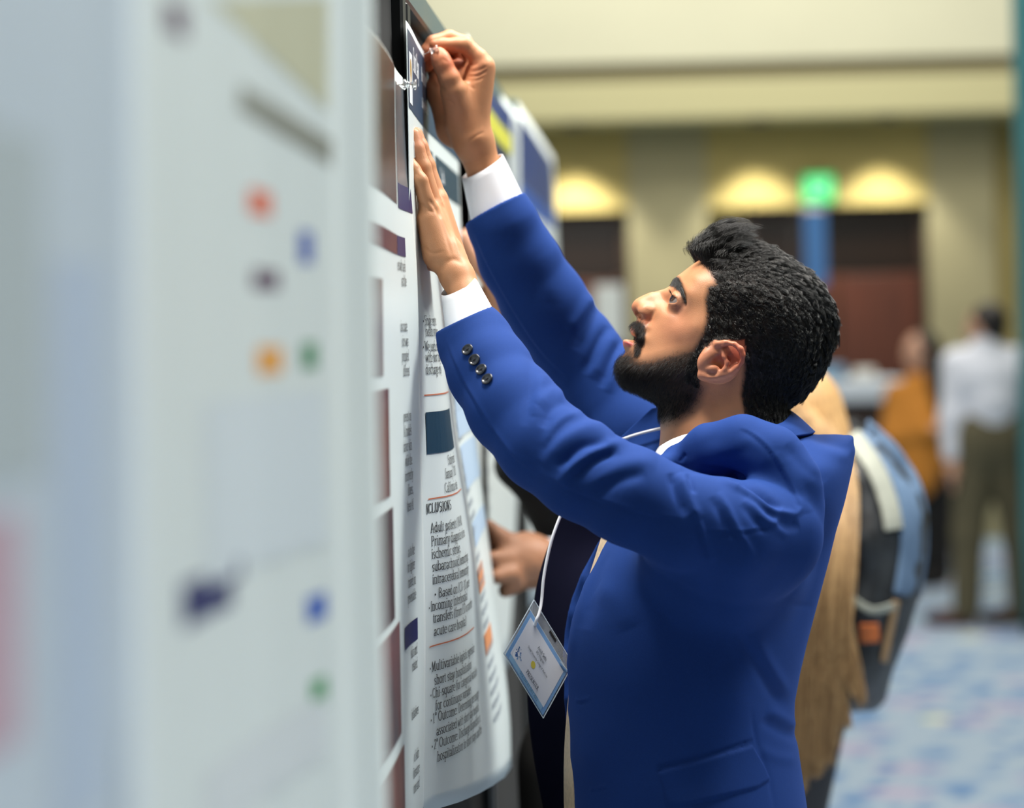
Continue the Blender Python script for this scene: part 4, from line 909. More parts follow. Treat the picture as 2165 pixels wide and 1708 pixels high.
def head_at(c, fwd, size, skin_mat, parent, nm='body', extra=()):
    """face with brow, nose, chin, ears; c = head centre"""
    f = np.array(fwd, float); f /= np.linalg.norm(f); u = np.array([0, 0, 1.]); s = np.cross(f, u); s /= np.linalg.norm(s); u = np.cross(s, f); z = size
    ch = [[(c+u*.02*z, .0, (.085*z, .085*z, .095*z))], [(c+f*.030*z-u*.045*z, .062*z), (c+f*.050*z-u*.085*z, .038*z)], [(c+f*.088*z-u*.005*z, .010*z), (c+f*.112*z-u*.036*z, .014*z)], [(c+f*.085*z-u*.070*z+s*.018*z, .008*z), (c+f*.085*z-u*.070*z-s*.018*z, .008*z)],
          [(c+s*.082*z+u*.012*z, .014*z), (c+s*.082*z-u*.030*z, .011*z)], [(c-s*.082*z+u*.012*z, .014*z), (c-s*.082*z-u*.030*z, .011*z)], [(c+f*.080*z+u*.020*z+s*.03*z, .014*z), (c+f*.080*z+u*.020*z-s*.03*z, .014*z)],
          [(c-u*.06*z-f*.015*z, .055*z), (c-u*.18*z-f*.03*z, .058*z)]]
    for sg in (-1, 1):
        mkk = MB(); cc = c+f*.084*z+s*sg*.032*z+u*.002*z; mkk.tube([cc-f*.006, cc+f*.004], [.010*z, .006*z], 10); mkk.build('eye', mat('eye_dark', (20, 14, 12), rough=.2), parent, True)
    return ch
# man in a white shirt, back to us
Zw = 12.5; bw = Pw(2085, 1318, Zw); bw[2] = 0
mw = figure('person', 'man in a white shirt and olive trousers standing with his back turned on the carpet', bw, None)
X = lambda px, z, dy=0: np.array([xat(px, Zw), Zw+dy, z])
zz_ = lambda py: 1.52-(py-703)/F*Zw
hc_ = X(2086, zz_(690)); fw = np.array([-.72, .55, 0.])
chs = head_at(hc_, fw, .98, skin2, mw)
hand_ = lambda c, d: [[(c, .028), (c+np.array(d)*.06, .036)]]+[[(c+np.array(d)*.06+np.array([.006*i-.009, .018*i-.027, 0]), .011), (c+np.array(d)*.15+np.array([.006*i-.009, .016*i-.024, 0]), .008)] for i in range(4)]+[[(c+np.array(d)*.02+np.array([0, -.03, 0]), .012), (c+np.array(d)*.08+np.array([0, -.052, 0]), .009)]]
body_c = [[(X(2090, 1.38), .07), (X(2090, 1.2), .11), (X(2090, .95), .11)], [(X(2030, 1.35), .045), (X(2012, 1.08, -.03), .036), (X(2008, .86, -.05), .028)], [(X(2165, 1.35), .045), (X(2185, 1.08, -.1), .036), (X(2150, 1.05, .15), .028)], [(X(2060, .9), .07), (X(2042, .48), .05), (X(2038, .10), .04)], [(X(2125, .9), .07), (X(2150, .48), .05), (X(2152, .10), .04)]]
vox_part('body', chs+body_c+hand_(X(2008, .86, -.05), (0, -.1, -1)), skin2, mw, h=.010, k=.02)
wh = mat('white_shirt', (222, 226, 236), rough=.85); ol = mat('olive_twill', (92, 86, 64), rough=.85); br = mat('brown_leather', (70, 44, 28), rough=.4)
vox_part('shirt', [[(X(2088, 1.40), .085), (X(2092, 1.30), .125), (X(2095, 1.16), .150), (X(2094, 1.08), .145)], [(X(2030, 1.36), .085), (X(2150, 1.36), .085)], [(X(2052, 1.28), .12), (X(2140, 1.28), .12)], [(X(2024, 1.35), .075), (X(2010, 1.08, -.03), .062), (X(2006, .90, -.05), .048)], [(X(2165, 1.35), .075), (X(2190, 1.08, -.1), .062), (X(2155, 1.04, .13), .048)], [(X(2088, 1.43), .075), (X(2086, 1.47), .068)]], wh, mw, k=.04)
vox_part('trousers', [[(X(2066, .99), .150), (X(2124, .99), .150)], [(X(2070, .93), .145), (X(2120, .93), .145)], [(X(2058, .88), .125), (X(2042, .48), .082), (X(2036, .09), .072)], [(X(2128, .88), .125), (X(2150, .48), .085), (X(2154, .09), .072)]], ol, mw, k=.04)
vox_part('hair', [[(hc_+np.array([.02, -.015, .035]), 0, (.095, .095, .088))], [(hc_+np.array([.045, -.035, -.02]), 0, (.060, .060, .065))]], dark_hair, mw, k=.02)
def shoes(ps, d, m, parent):
    for p in ps:
        d_ = np.array(d)/np.linalg.norm(d); s_ = Vox(np.array(p)-[.3, .3, .02], np.array(p)+[.3, .3, .2], .01); p = np.array(p)
        s_.cap(p+[0, 0, .05], .045, p+d_*.1+[0, 0, .045], .045, k=.02); s_.cap(p+d_*.1+[0, 0, .042], .043, p+d_*.2+[0, 0, .034], .032, k=.02); s_.cap(p+[0, 0, .05], .045, p+[0, 0, .11], .045, k=.02)
        sl, X_, Y_, Z_ = s_.box(p-.5, p+.5); s_.A[sl] = np.maximum(s_.A[sl], -(Z_+0*X_+0*Y_-.001))
        a, b = s_.mesh(); mk('shoe', smooth(a, b, 1), b, m, parent)
shoes([X(2036, 0), X(2154, 0)], (-.8, .4, 0), br, mw)
# woman in a mustard coat
Zm = 14.6; bwm = Pw(1935, 1230, Zm); bwm[2] = 0
wm = figure('person', 'woman in a mustard coat with long dark hair facing the man in white', bwm, None)
X = lambda px, z, dy=0: np.array([xat(px, Zm), Zm+dy, z]); zm = lambda py: 1.52-(py-706)/F*Zm
hc_ = X(1945, zm(742)); fw = np.array([-.90, -.42, -.05])
vox_part('body', head_at(hc_, fw, .95, skin2, wm)+[[(X(1945, 1.15), .07), (X(1950, .85), .10)], [(X(1900, 1.12), .04), (X(1885, .90, -.05), .034), (X(1950, .94, -.16), .026)], hand_(X(1955, .95, -.16), (1, -.1, 0))[0], *hand_(X(1955, .95, -.16), (1, -.1, 0))[1:], [(X(1935, .85), .08), (X(1940, .1), .04)], [(X(1968, .85), .08), (X(1975, .1), .04)]], skin2, wm, h=.010, k=.02)
must = mat('mustard_wool', (190, 124, 44), rough=.9); blk = mat('black_cloth', (18, 17, 18), rough=.9)
vox_part('coat', [[(X(1940, 1.20), .09), (X(1938, 1.0), .15), (X(1930, .66), .17)], [(X(1898, 1.16), .075), (X(1978, 1.16), .075)], [(X(1894, 1.13), .07), (X(1876, .90, -.06), .058), (X(1950, .94, -.16), .046)], [(X(1985, 1.13), .07), (X(1992, .88, .02), .055), (X(1985, .72, -.05), .045)]], must, wm, k=.04)
vox_part('trousers', [[(X(1950, .75), .13), (X(1955, .6), .12)], [(X(1945, .66), .11), (X(1950, .38), .075), (X(1952, .08), .062)], [(X(1978, .66), .11), (X(1982, .38), .075), (X(1984, .08), .062)]], blk, wm, k=.03)
vox_part('hair', [[(hc_+np.array([.038, .006, .036]), 0, (.088, .096, .088))], [(hc_+np.array([.075, -.02, -.02]), .070), (hc_+np.array([.115, -.05, -.22]), .080), (hc_+np.array([.13, -.08, -.44]), .050)]], dark_hair, wm, k=.03)
shoes([X(1952, 0), X(1984, 0)], (-.5, -.8, 0), blk, wm)
# man in black by the next board
Zk = 3.55; bk = Pw(1470, 1500, Zk); bk[2] = 0
km = figure('person', 'man in a black suit half hidden behind the blue sleeves, hands at the next poster', bk, None)
K = lambda px, py, Z=Zk: Pw(px, py, Z)
hc_ = K(1560, 712, 3.60)
hd = [[(K(1190, 1195, 3.46), .030), (K(1115, 1185, 3.45), .040), (K(1085, 1190, 3.45), .036)], [(K(1095, 1165, 3.44), .014), (K(1062, 1140, 3.43), .012), (K(1034, 1112, 3.43), .010)], [(K(1085, 1150, 3.44), .014), (K(1050, 1132, 3.44), .011), (K(1026, 1150, 3.44), .010)], [(K(1080, 1180, 3.42), .014), (K(1036, 1182, 3.41), .0115)], [(K(1082, 1212, 3.41), .014), (K(1048, 1220, 3.40), .011)], [(K(1095, 1232, 3.42), .014), (K(1068, 1248, 3.42), .011)]]
hd2 = [[(K(1135, 770, 3.40), .030), (K(1088, 690, 3.40), .036), (K(1062, 630, 3.40), .034)]]+[[(K(1054+9*i, 625-4*i, 3.37+.018*i), .0125), (K(1012+9*i, 560-6*i, 3.36+.018*i), .011), (K(974+10*i, 500-6*i, 3.36+.018*i), .009)] for i in range(4)]+[[(K(1120, 690, 3.37), .015), (K(1080, 640, 3.34), .012)]]
tors = [[(hc_+[-.02, 0, -.2], .06), (K(1465, 1000, 3.6), .12), (K(1440, 1300, 3.6), .12), (K(1430, 1480, 3.6), .12)], [(K(1480, 900, 3.48), .05), (K(1400, 1130, 3.46), .042), (K(1290, 1190, 3.46), .034), (K(1190, 1195, 3.46), .028)], [(K(1480, 890, 3.70), .05), (K(1330, 960, 3.55), .042), (K(1150, 770, 3.40), .030)]]
vox_part('body', head_at(hc_, (-.98, -.1, .05), 1.0, skin3, km)+tors+hd+hd2, skin3, km, h=.006, k=.008)
bs = mat('black_suit', (17, 17, 18), rough=.8)
vox_part('jacket', [[(hc_+[-.01, 0, -.20], .085), (K(1465, 1000, 3.61), .145), (K(1440, 1300, 3.61), .155), (K(1430, 1520, 3.61), .160)], [(K(1480, 900, 3.47), .075), (K(1400, 1130, 3.45), .065), (K(1290, 1185, 3.455), .056), (K(1215, 1192, 3.46), .045)], [(K(1470, 900, 3.71), .08), (K(1330, 950, 3.56), .065), (K(1160, 765, 3.40), .048)], [(K(1420, 1020, 3.56), .06), (K(1230, 1010, 3.55), .050), (K(1085, 985, 3.54), .022)], [(K(1400, 1080, 3.56), .06), (K(1180, 1080, 3.55), .032)], [(K(1085, 985, 3.54), .022), (K(1180, 1110, 3.54), .025), (K(1300, 1110, 3.54), .05)]], bs, km, h=.010, k=.03)
vox_part('shirt_cuff', [[(K(1215, 1195, 3.46), .040), (K(1150, 1190, 3.46), .037)]], wh, km, h=.006, k=.01)
gt = mat('charcoal_cloth', (44, 42, 40), rough=.85)
z0 = lambda p, z: np.array([p[0], p[1], z])
hp = K(1410, 1560, 3.6)
vox_part('trousers', [[(z0(hp, .95)+[-.03, -.05, 0], .14), (z0(hp, .95)+[.03, .05, 0], .14)], [(z0(hp, .9)+[-.10, -.09, 0], .125), (z0(hp, .5)+[-.13, -.10, 0], .085), (z0(hp, .09)+[-.11, -.10, 0], .07)], [(z0(hp, .9)+[.02, .09, 0], .125), (z0(hp, .5)+[.0, .10, 0], .085), (z0(hp, .09)+[.02, .10, 0], .07)]], gt, km, k=.04)
shoes([z0(hp, 0)+[-.11, -.10, 0], z0(hp, 0)+[.02, .10, 0]], (-1, -.1, 0), shoe_m, km)
vox_part('hair', [[(hc_+np.array([.025, 0, .035]), 0, (.095, .088, .088))], [(hc_+np.array([.06, 0, -.02]), 0, (.045, .075, .07))]], dark_hair, km, h=.008, k=.02)
# blonde woman with a backpack
Zb = 4.2; bb = Pw(1690, 1500, Zb); bb[2] = 0
wb = figure('person', 'woman with very long blonde hair and a backpack standing behind the blue suit', bb, None)
K = lambda px, py, Z=Zb: Pw(px, py, Z)
hc_ = K(1640, 905, Zb+.02); dj = mat('dark_jersey', (38, 40, 46), rough=.9)
vox_part('body', head_at(hc_, (-1, .1, 0), .98, skin2, wb)+[[(hc_+[.03, 0, -.15], .06), (hc_+[.02, 0, -.35], .10), (hc_+[-.05, 0, -.65], .11)], [(z0(hc_, .8)+[-.10, -.09, 0], .08), (z0(hc_, .1)+[-.10, -.09, 0], .04)], [(z0(hc_, .8)+[-.10, .09, 0], .08), (z0(hc_, .1)+[-.10, .09, 0], .04)], [(hc_+[.01, -.12, -.26], .040), (hc_+[-.10, -.17, -.5], .034), (hc_+[-.30, -.14, -.52], .026)], [(hc_+[.05, .17, -.26], .045), (hc_+[.02, .2, -.5], .036), (hc_+[-.18, .16, -.52], .026)]], skin2, wb, h=.009, k=.02)
vox_part('top', [[(hc_+[.04, 0, -.22], .085), (hc_+[.02, 0, -.38], .120), (hc_+[-.06, 0, -.70], .125)], [(hc_+[.01, -.13, -.25], .06), (hc_+[-.10, -.17, -.5], .052), (hc_+[-.27, -.14, -.52], .042)], [(hc_+[.05, .15, -.25], .07), (hc_+[.02, .2, -.5], .055), (hc_+[-.15, .16, -.52], .042)]], dj, wb, k=.04)
jeans = mat('blue_denim', (72, 96, 130), rough=.9)
vox_part('trousers', [[(z0(hc_, .78)+[-.10, -.05, 0], .125), (z0(hc_, .78)+[-.10, .05, 0], .125)], [(z0(hc_, .74)+[-.10, -.09, 0], .115), (z0(hc_, .4)+[-.10, -.09, 0], .08), (z0(hc_, .09)+[-.10, -.09, 0], .066)], [(z0(hc_, .74)+[-.10, .09, 0], .115), (z0(hc_, .4)+[-.10, .09, 0], .08), (z0(hc_, .09)+[-.10, .09, 0], .066)]], jeans, wb, k=.04)
shoes([z0(hc_, 0)+[-.10, -.09, 0], z0(hc_, 0)+[-.10, .09, 0]], (-1, .1, 0), mat('white_trainer', (200, 200, 196), rough=.6), wb)
# her hair: guide locks, each a bundle of strands
blond = mat('blonde_hair', (190, 152, 104), rough=.45, spec=.5)
_n = blond.node_tree; _h = _n.nodes.new('ShaderNodeHairInfo'); _c = _n.nodes.new('ShaderNodeValToRGB'); _c.color_ramp.elements[0].color = (*lin((120, 88, 56)), 1); _c.color_ramp.elements[1].color = (*lin((226, 190, 138)), 1)
_n.links.new(_h.outputs['Random'], _c.inputs[0]); _n.links.new(_c.outputs[0], _n.nodes['Principled BSDF'].inputs['Base Color'])
cap_blond = mat('blonde_crown', (184, 146, 98), rough=.5, noise=.3, nscale=60, stretch=(4, 4, .6))
sk = hc_
def w2m(p): r = np.asarray(p)-CC; return np.stack([r@CR, -(r@CU), r@CF], -1)
locks = []
for i in range(70):
    t = i/69; e = rng.normal(0, 1, 6)
    a = rng.uniform(0, 1)
    top_ = K(1650+70*a+e[0]*8, 850+40*a, Zb-.085*(1-a)+.05*a)
    x1 = 1715+45*a; 
    end_x = 1690+90*rng.beta(1.6, 1.8)+e[1]*12; end_y = 1690-abs(e[2])*80-a*90
    flip = (45 if (rng.uniform() < .25) else 0)
    pts = [top_, K(1690+60*a+e[3]*6, 900+30*a, Zb-.13), K(1735+40*a+e[4]*6, 985, Zb-.17), K(1742+46*a+e[4]*5, 1110, Zb-.25), K(1708+74*a+e[5]*8, 1260, Zb-.29), K(1676+100*a+e[1]*8+flip*.5, 1430, Zb-.30), K(1678+85*a+e[1]*8+flip, end_y-flip*2, Zb-.30)]
    locks.append(np.array(pts))
n_per = 70; npts = 26
PP = []
for Lk in locks:
    C_ = spline(Lk, npts); t = np.linspace(0, 1, npts)[:, None]
    spread = .010*(1-.6*t)+.003
    for j in range(n_per):
        o_ = rng.normal(0, .55, 3); PP.append(C_+o_*spread+np.array([1, 0, 0])*np.sin(t*7+rng.uniform(0, 6))*.003)
PP = np.array(PP); hcv = bpy.data.hair_curves.new('long_hair'); hcv.add_curves([npts]*len(PP))
hcv.points.foreach_set('position', (PP.reshape(-1, 3)-origin_of(wb)).astype(np.float32).ravel())
at_ = hcv.attributes.get('radius') or hcv.attributes.new('radius', 'FLOAT', 'POINT'); at_.data.foreach_set('value', np.tile(np.linspace(.0006, .0003, npts), len(PP)).astype(np.float32))
hcv.materials.append(blond); o = bpy.data.objects.new('long_hair', hcv); COL.objects.link(o); o.parent = wb
vox_part('hair', [[(hc_+np.array([.02, 0, .025]), 0, (.100, .092, .095))], [(hc_+np.array([.07, -.02, -.03]), .06), (hc_+np.array([.10, -.03, -.14]), .05)]], cap_blond, wb, h=.009, k=.03)
# backpack on her back
Zp = Zb+.03; pk = thing('backpack', K(1850, 1200, Zp), 'rounded dark backpack with a pale stripe, blue side and orange tag on the blonde woman', 'backpack')
bp_m = mat('black_nylon', (14, 15, 18), rough=.5, bump=.9, bscale=30, noise=.4, nscale=25, rgb2=(42, 46, 50)); bd_m = mat('washed_blue_nylon', (84, 108, 136), rough=.7); bs_m = mat('pale_strap', (150, 153, 142), rough=.7); og = mat('orange_tag', (196, 104, 48), rough=.7)
outl = [(1740,900),(1790,885),(1850,920),(1905,985),(1945,1040),(1962,1090),(1958,1160),(1945,1250),(1918,1340),(1885,1420),(1872,1480),(1850,1502),(1790,1505),(1745,1490),(1730,1300),(1728,1100)]
inn = [(1800,1000,.12),(1860,1050,.13),(1800,1150,.15),(1880,1180,.13),(1800,1300,.15),(1860,1320,.13),(1800,1430,.13),(1840,1440,.12)]
pv = Vox(M(1700, 860, Zp-.3)-[.02, .02, 0], M(2000, 1540, Zp+.25), .008); pv.lo[:] = [M(1700, 0, Zp)[0]-.02, M(0, 860, Zp)[1]-.02, Zp-.2]
pv = Vox(pv.lo, [M(2000, 0, Zp)[0], M(0, 1540, Zp)[1], Zp+.2], .008)
inflate(pv, Zp, outl, inn, k=.01); a, b = pv.mesh(); a = smooth(a, b, 2)
bpo = mk('bag', M2W(a), b, bp_m, pk)
def band(name, P, w, m, lift, parent=pk, prj=(a, b)):
    """ribbon laid on the bag along a picked line"""
    apx = CX+F*a[:, 0]/a[:, 2]; apy = CY+F*a[:, 1]/a[:, 2]; fr = vnorm(a, b)[:, 2] < .2
    C_ = spline(np.array(P, float), 30); T_ = np.gradient(C_, axis=0); T_ /= np.linalg.norm(T_, axis=1)[:, None]; Nn = np.c_[-T_[:, 1], T_[:, 0]]
    rows = []
    for s_ in np.linspace(-.5, .5, 7):
        row = []
        for c_, n_ in zip(C_, Nn):
            q_ = c_+n_*w*s_; d_ = np.hypot(apx-q_[0], apy-q_[1])+(~fr)*1e3; ids_ = np.argsort(d_)[:8]; zq = a[ids_, 2].mean()-lift
            row.append(W(q_[0], q_[1], zq))
        rows.append(row)
    v_, f_ = sheet(np.array(rows), .003); return mk(name, v_, f_, m, parent)
band('side_panel', [(1818,908),(1878,965),(1925,1050),(1932,1160),(1918,1260)], 58, bd_m, .004)
band('stripe', [(1800,920),(1848,985),(1878,1060),(1890,1120)], 38, bs_m, .008)
band('tag', [(1818,1340),(1858,1338)], 40, og, .006)
band('zip', [(1895,1270),(1880,1340),(1868,1400)], 14, mat('tan_zip', (150, 120, 84), rough=.6), .006)
band('pocket_edge', [(1800,1265),(1845,1290),(1895,1280)], 16, bs_m, .006)
band('strap', [(1768,905),(1800,890),(1830,905)], 18, mat('black_webbing', (20, 22, 24), rough=.7), .012)
# ------------------------------------------------------------------ lettering: a small broad-nib face with serifs (and a plain one without)
GL = {
'a': (46, "a 20 16 16 16 0 360;l 36 46 36 8 42 2;a 22 46 14 20 0 165", "") , 'b': (52, "l 12 100 12 2;a 29 34 19 33 -150 150", "t12 100"), 'c': (44, "a 25 34 19 33 50 310", ""), 'd': (52, "l 40 100 40 2;a 23 34 18 33 30 330", "t40 100;b44 0"),
'e': (44, "a 24 34 19 33 0 310;l 6 37 43 37", ""), 'f': (32, "l 14 0 14 82;a 25 82 11 17 60 180;l 2 66 30 66", "b14 0"), 'g': (48, "a 23 42 16 24 0 360;l 36 62 46 66;a 24 -14 19 16 0 360;l 15 20 12 8 30 2", ""), 'h': (52, "l 12 100 12 0;a 27 44 14 23 0 140;l 41 44 41 0", "t12 100;b12 0;b41 0"),
'i': (27, "l 14 66 14 0;d 14 92", "t14 66;b14 0"), 'j': (27, "l 16 66 16 -14;a 8 -14 8 14 270 360;d 16 92", "t16 66"), 'k': (52, "l 12 100 12 0;l 40 66 14 30;l 20 38 44 0", "t12 100;b12 0;b43 0"), 'l': (27, "l 14 100 14 0", "t14 100;b14 0"),
'm': (78, "l 12 66 12 0;a 26 44 13 22 0 140;l 39 44 39 0;a 53 44 13 22 0 140;l 66 44 66 0", "t12 66;b12 0;b39 0;b66 0"), 'n': (52, "l 12 66 12 0;a 27 44 14 22 0 140;l 41 44 41 0", "t12 66;b12 0;b41 0"), 'o': (50, "a 25 34 19 33 0 360", ""),
'p': (52, "l 12 66 12 -32;a 29 34 19 33 -150 150", "t12 66;b12 -32"), 'q': (52, "l 40 66 40 -32;a 23 34 18 33 30 330", "b40 -32"), 'r': (36, "l 12 66 12 0;a 26 46 13 20 55 150", "t12 66;b12 0"), 's': (38, "a 19 50 12 16 40 270;a 19 17 13 17 -130 90", ""),
't': (29, "l 13 84 13 12;a 22 12 9 11 180 300;l 2 66 27 66", ""), 'u': (52, "l 12 66 12 22;a 26 22 14 21 180 330;l 40 66 40 2", "t12 66;t40 66;b43 0"), 'v': (48, "l 6 66 25 2;l 25 2 43 66", "c6 66;c43 66"), 'w': (70, "l 6 66 22 2;l 22 2 35 62;l 35 62 49 2;l 49 2 64 66", "c6 66;c64 66"),
'x': (48, "l 8 66 41 0;l 40 66 7 0", "c8 66;c40 66;c7 0;c41 0"), 'y': (48, "l 6 66 25 4;l 43 66 20 -20;a 14 -20 6 10 200 340", "c6 66;c43 66"), 'z': (42, "l 6 64 38 64;l 38 64 5 2;l 5 2 38 2", ""),
'A': (70, "l 35 98 9 0;l 35 98 60 0;l 18 34 52 34", "c9 0;c60 0"), 'B': (64, "l 16 98 16 2;a 24 74 24 24 -90 90;a 26 26 28 25 -90 90;l 16 98 26 98;l 16 50 28 50;l 16 2 28 2", ""), 'C': (66, "a 35 50 27 49 45 315", ""), 'D': (70, "l 16 98 16 2;a 24 50 36 48 -90 90;l 10 98 26 98;l 10 2 26 2", ""), 'E': (60, "l 16 98 16 2;l 8 98 50 98;l 8 2 54 2;l 16 51 42 51", ""), 'F': (56, "l 16 98 16 0;l 8 98 50 98;l 16 51 42 51", "b16 0"), 'G': (70, "a 35 50 27 49 45 330;l 58 40 58 10", "c58 42"),
'H': (70, "l 16 98 16 0;l 54 98 54 0;l 16 50 54 50", "c16 98;c54 98;c16 0;c54 0"), 'I': (33, "l 17 98 17 0", "c17 98;c17 0"), 'J': (40, "l 24 98 24 20;a 14 20 10 20 230 360", "c24 98"), 'L': (58, "l 16 98 16 2;l 8 2 54 2;l 54 2 54 18", "c16 98"), 'M': (86, "l 16 98 14 0;l 16 98 43 8;l 43 8 70 98;l 70 98 70 0", "c14 0;c70 0"), 'N': (70, "l 16 98 16 0;l 16 98 56 2;l 56 2 56 98", "c16 0;c56 98;c14 98"),
'O': (70, "a 35 50 28 49 0 360", ""), 'P': (58, "l 16 98 16 0;a 24 72 26 26 -90 90;l 10 98 26 98;l 16 46 26 46", "c16 0"), 'R': (66, "l 16 98 16 0;a 24 74 24 24 -90 90;l 10 98 26 98;l 16 50 26 50;l 30 50 58 0", "c16 0;c58 0"), 'S': (54, "a 27 74 18 24 40 270;a 27 26 20 25 -130 90", ""), 'T': (60, "l 30 98 30 0;l 6 98 54 98", "c30 0"), 'U': (70, "l 16 98 16 30;a 35 30 19 29 180 360;l 54 30 54 98", "c16 98;c54 98"), 'V': (68, "l 9 98 34 2;l 34 2 59 98", "c9 98;c59 98"), 'W': (92, "l 8 98 28 2;l 28 2 46 92;l 46 92 64 2;l 64 2 84 98", "c8 98;c84 98"), 'Y': (66, "l 9 98 33 50;l 57 98 33 50;l 33 50 33 0", "c9 98;c57 98;c33 0"),
'0': (50, "a 25 50 18 49 0 360", ""), '1': (50, "l 26 98 26 0;l 14 86 26 98", "b26 0"), '2': (50, "a 24 72 17 26 -20 160;l 40 63 8 2;l 8 2 43 2", ""), '3': (50, "a 22 74 16 24 -90 150;a 22 26 19 25 -140 90", ""), '5': (50, "l 14 98 42 98;l 14 98 12 56;a 23 32 19 31 -140 130", ""), '8': (50, "a 25 74 15 24 0 360;a 25 26 18 26 0 360", ""), '9': (50, "a 24 68 17 30 0 360;l 41 66 16 0", ""), 'º': (32, "a 16 84 10 14 0 360", ""),
'.': (22, "d 10 6", ""), ',': (22, "d 10 6;l 12 6 8 -14", ""), ':': (26, "d 12 6;d 12 58", ""), '-': (34, "l 5 34 28 34", ""), '(': (32, "a 34 40 26 64 130 230", ""), ')': (32, "a -4 40 26 64 -50 50", ""), '•': (32, "D 14 38", ""), ' ': (26, "", ""), '/': (30, "l 4 0 26 98", "")}
_gc = {}
def glyph(ch, serif=True, bold=1.):
    key = (ch, serif, bold)
    if key in _gc: return _gc[key]
    adv, st, sf = GL.get(ch, GL['-']); polys = []
    w, h = ((5.6, 2.2) if serif else (4.6, 4.2)); w *= bold
    def seg(x0, y0, x1, y1):
        if x1 < x0: x0, y0, x1, y1 = x1, y1, x0, y0
        if y1 >= y0: polys.append([(x0-w, y0-h), (x0+w, y0-h), (x1+w, y1-h), (x1+w, y1+h), (x1-w, y1+h), (x0-w, y0+h)])
        else: polys.append([(x0-w, y0-h), (x1-w, y1-h), (x1+w, y1-h), (x1+w, y1+h), (x0+w, y0+h), (x0-w, y0+h)])
    for t in st.split(';'):
        t = t.split()
        if not t: continue
        v = [float(x) for x in t[1:]]
        if t[0] == 'l':
            for i in range(0, len(v)-2, 2): seg(*v[i:i+4])
        elif t[0] == 'a':
            n = max(4, int(abs(v[5]-v[4])/28)); A = [math.radians(v[4]+(v[5]-v[4])*i/n) for i in range(n+1)]
            P = [(v[0]+v[2]*math.cos(a), v[1]+v[3]*math.sin(a)) for a in A]
            for p, q in zip(P[:-1], P[1:]): seg(*p, *q)
        else:
            r = 7.5 if t[0] == 'd' else 12; polys.append([(v[0]+r*math.cos(a), v[1]+r*math.sin(a)) for a in np.linspace(0, 2*math.pi, 9)[:-1]])
    if serif:
        for t in sf.split(';'):
            if not t: continue
            k, rest = t[0], t[1:].split(); x, y = float(rest[0]), float(rest[1]); l, r = {'t': (14, 5), 'b': (13, 13), 'c': (14, 14)}[k]
            polys.append([(x-l, y-2.4), (x+r, y-2.4), (x+r, y+2.4), (x-l, y+2.4)])
    _gc[key] = (adv, polys); return _gc[key]
def text_polys(s, u, v, size, serif=True, bold=1., align='l', track=1., wx=1.):
    """convex polygons of a line of lettering in (u, v) metres; size = cap height"""
    k = size/100; kx = k*wx; adv = sum(glyph(c, serif, bold)[0] for c in s)*kx*track
    x = u-(adv if align == 'r' else adv/2 if align == 'c' else 0); out = []
    for c in s:
        a, P = glyph(c, serif, bold)
        for p in P: out.append([(x+px_*kx, v+py_*k) for px_, py_ in p])
        x += a*kx*track
    return out
def print_on(surf, name, items, parent, off=.0006):
    """items: (list of polygons, material); each polygon is laid on surf(u, v) -> world"""
    V_ = []; F_ = []; mi = []; ms = []
    UV = []
    oo = []
    for k_, (polys, m) in enumerate(items):
        if m not in ms: ms.append(m)
        for p in polys:
            b = len(UV); UV += p; oo += [min(k_, 8)*.00006]*len(p); F_.append(list(range(b, b+len(p)))); mi.append(ms.index(m))
    UV = np.array(UV); P = surf(UV[:, 0], UV[:, 1]); e = .002
    n = np.cross(surf(UV[:, 0]+e, UV[:, 1])-surf(UV[:, 0]-e, UV[:, 1]), surf(UV[:, 0], UV[:, 1]+e)-surf(UV[:, 0], UV[:, 1]-e)); n /= np.linalg.norm(n, axis=1)[:, None]+1e-12
    return mk(name, P+n*(off+np.array(oo)[:, None]), F_, ms, parent, False, mi=mi)
def grid_polys(u0, v0, u1, v1, nu=12, nv=4):
    U = np.linspace(u0, u1, nu+1); V_ = np.linspace(v0, v1, nv+1)
    return [[(U[i], V_[j]), (U[i+1], V_[j]), (U[i+1], V_[j+1]), (U[i], V_[j+1])] for i in range(nu) for j in range(nv)]
B_polys = []
def bt(u, v):
    u = np.asarray(u, float); v = np.asarray(v, float); return bq(u, v, 0)+0
def badge_surf(u, v): return qA+np.asarray(u)[:, None]*qe+np.asarray(v)[:, None]*qf
asp = np.linalg.norm(qe)/np.linalg.norm(qf)
def btext(s, u, v, size, m, bold=1.):
    P = text_polys(s, 0, 0, size, False, bold, 'c'); return ([[(u+x/asp, v-y) for x, y in p][::-1] for p in P], m)
ink_d = mat('ink_slate', (74, 82, 96), rough=.7)
print_on(lambda u, v: badge_surf(u, v)+qn*.0010, 'lettering', [btext('Anish Sethi', .50, .43, .052, ink_d, 1.3), btext('MD Program', .50, .495, .042, inkm), btext('Drexel University College of Medicine', .50, .575, .036, inkm), btext('PRESENTER', .565, .845, .060, ink_d, 1.4), btext('DISCOVERY DAY 2025', .56, .955, .050, mat('ink_blue', (96, 138, 172)), 1.3)], badge, off=0)
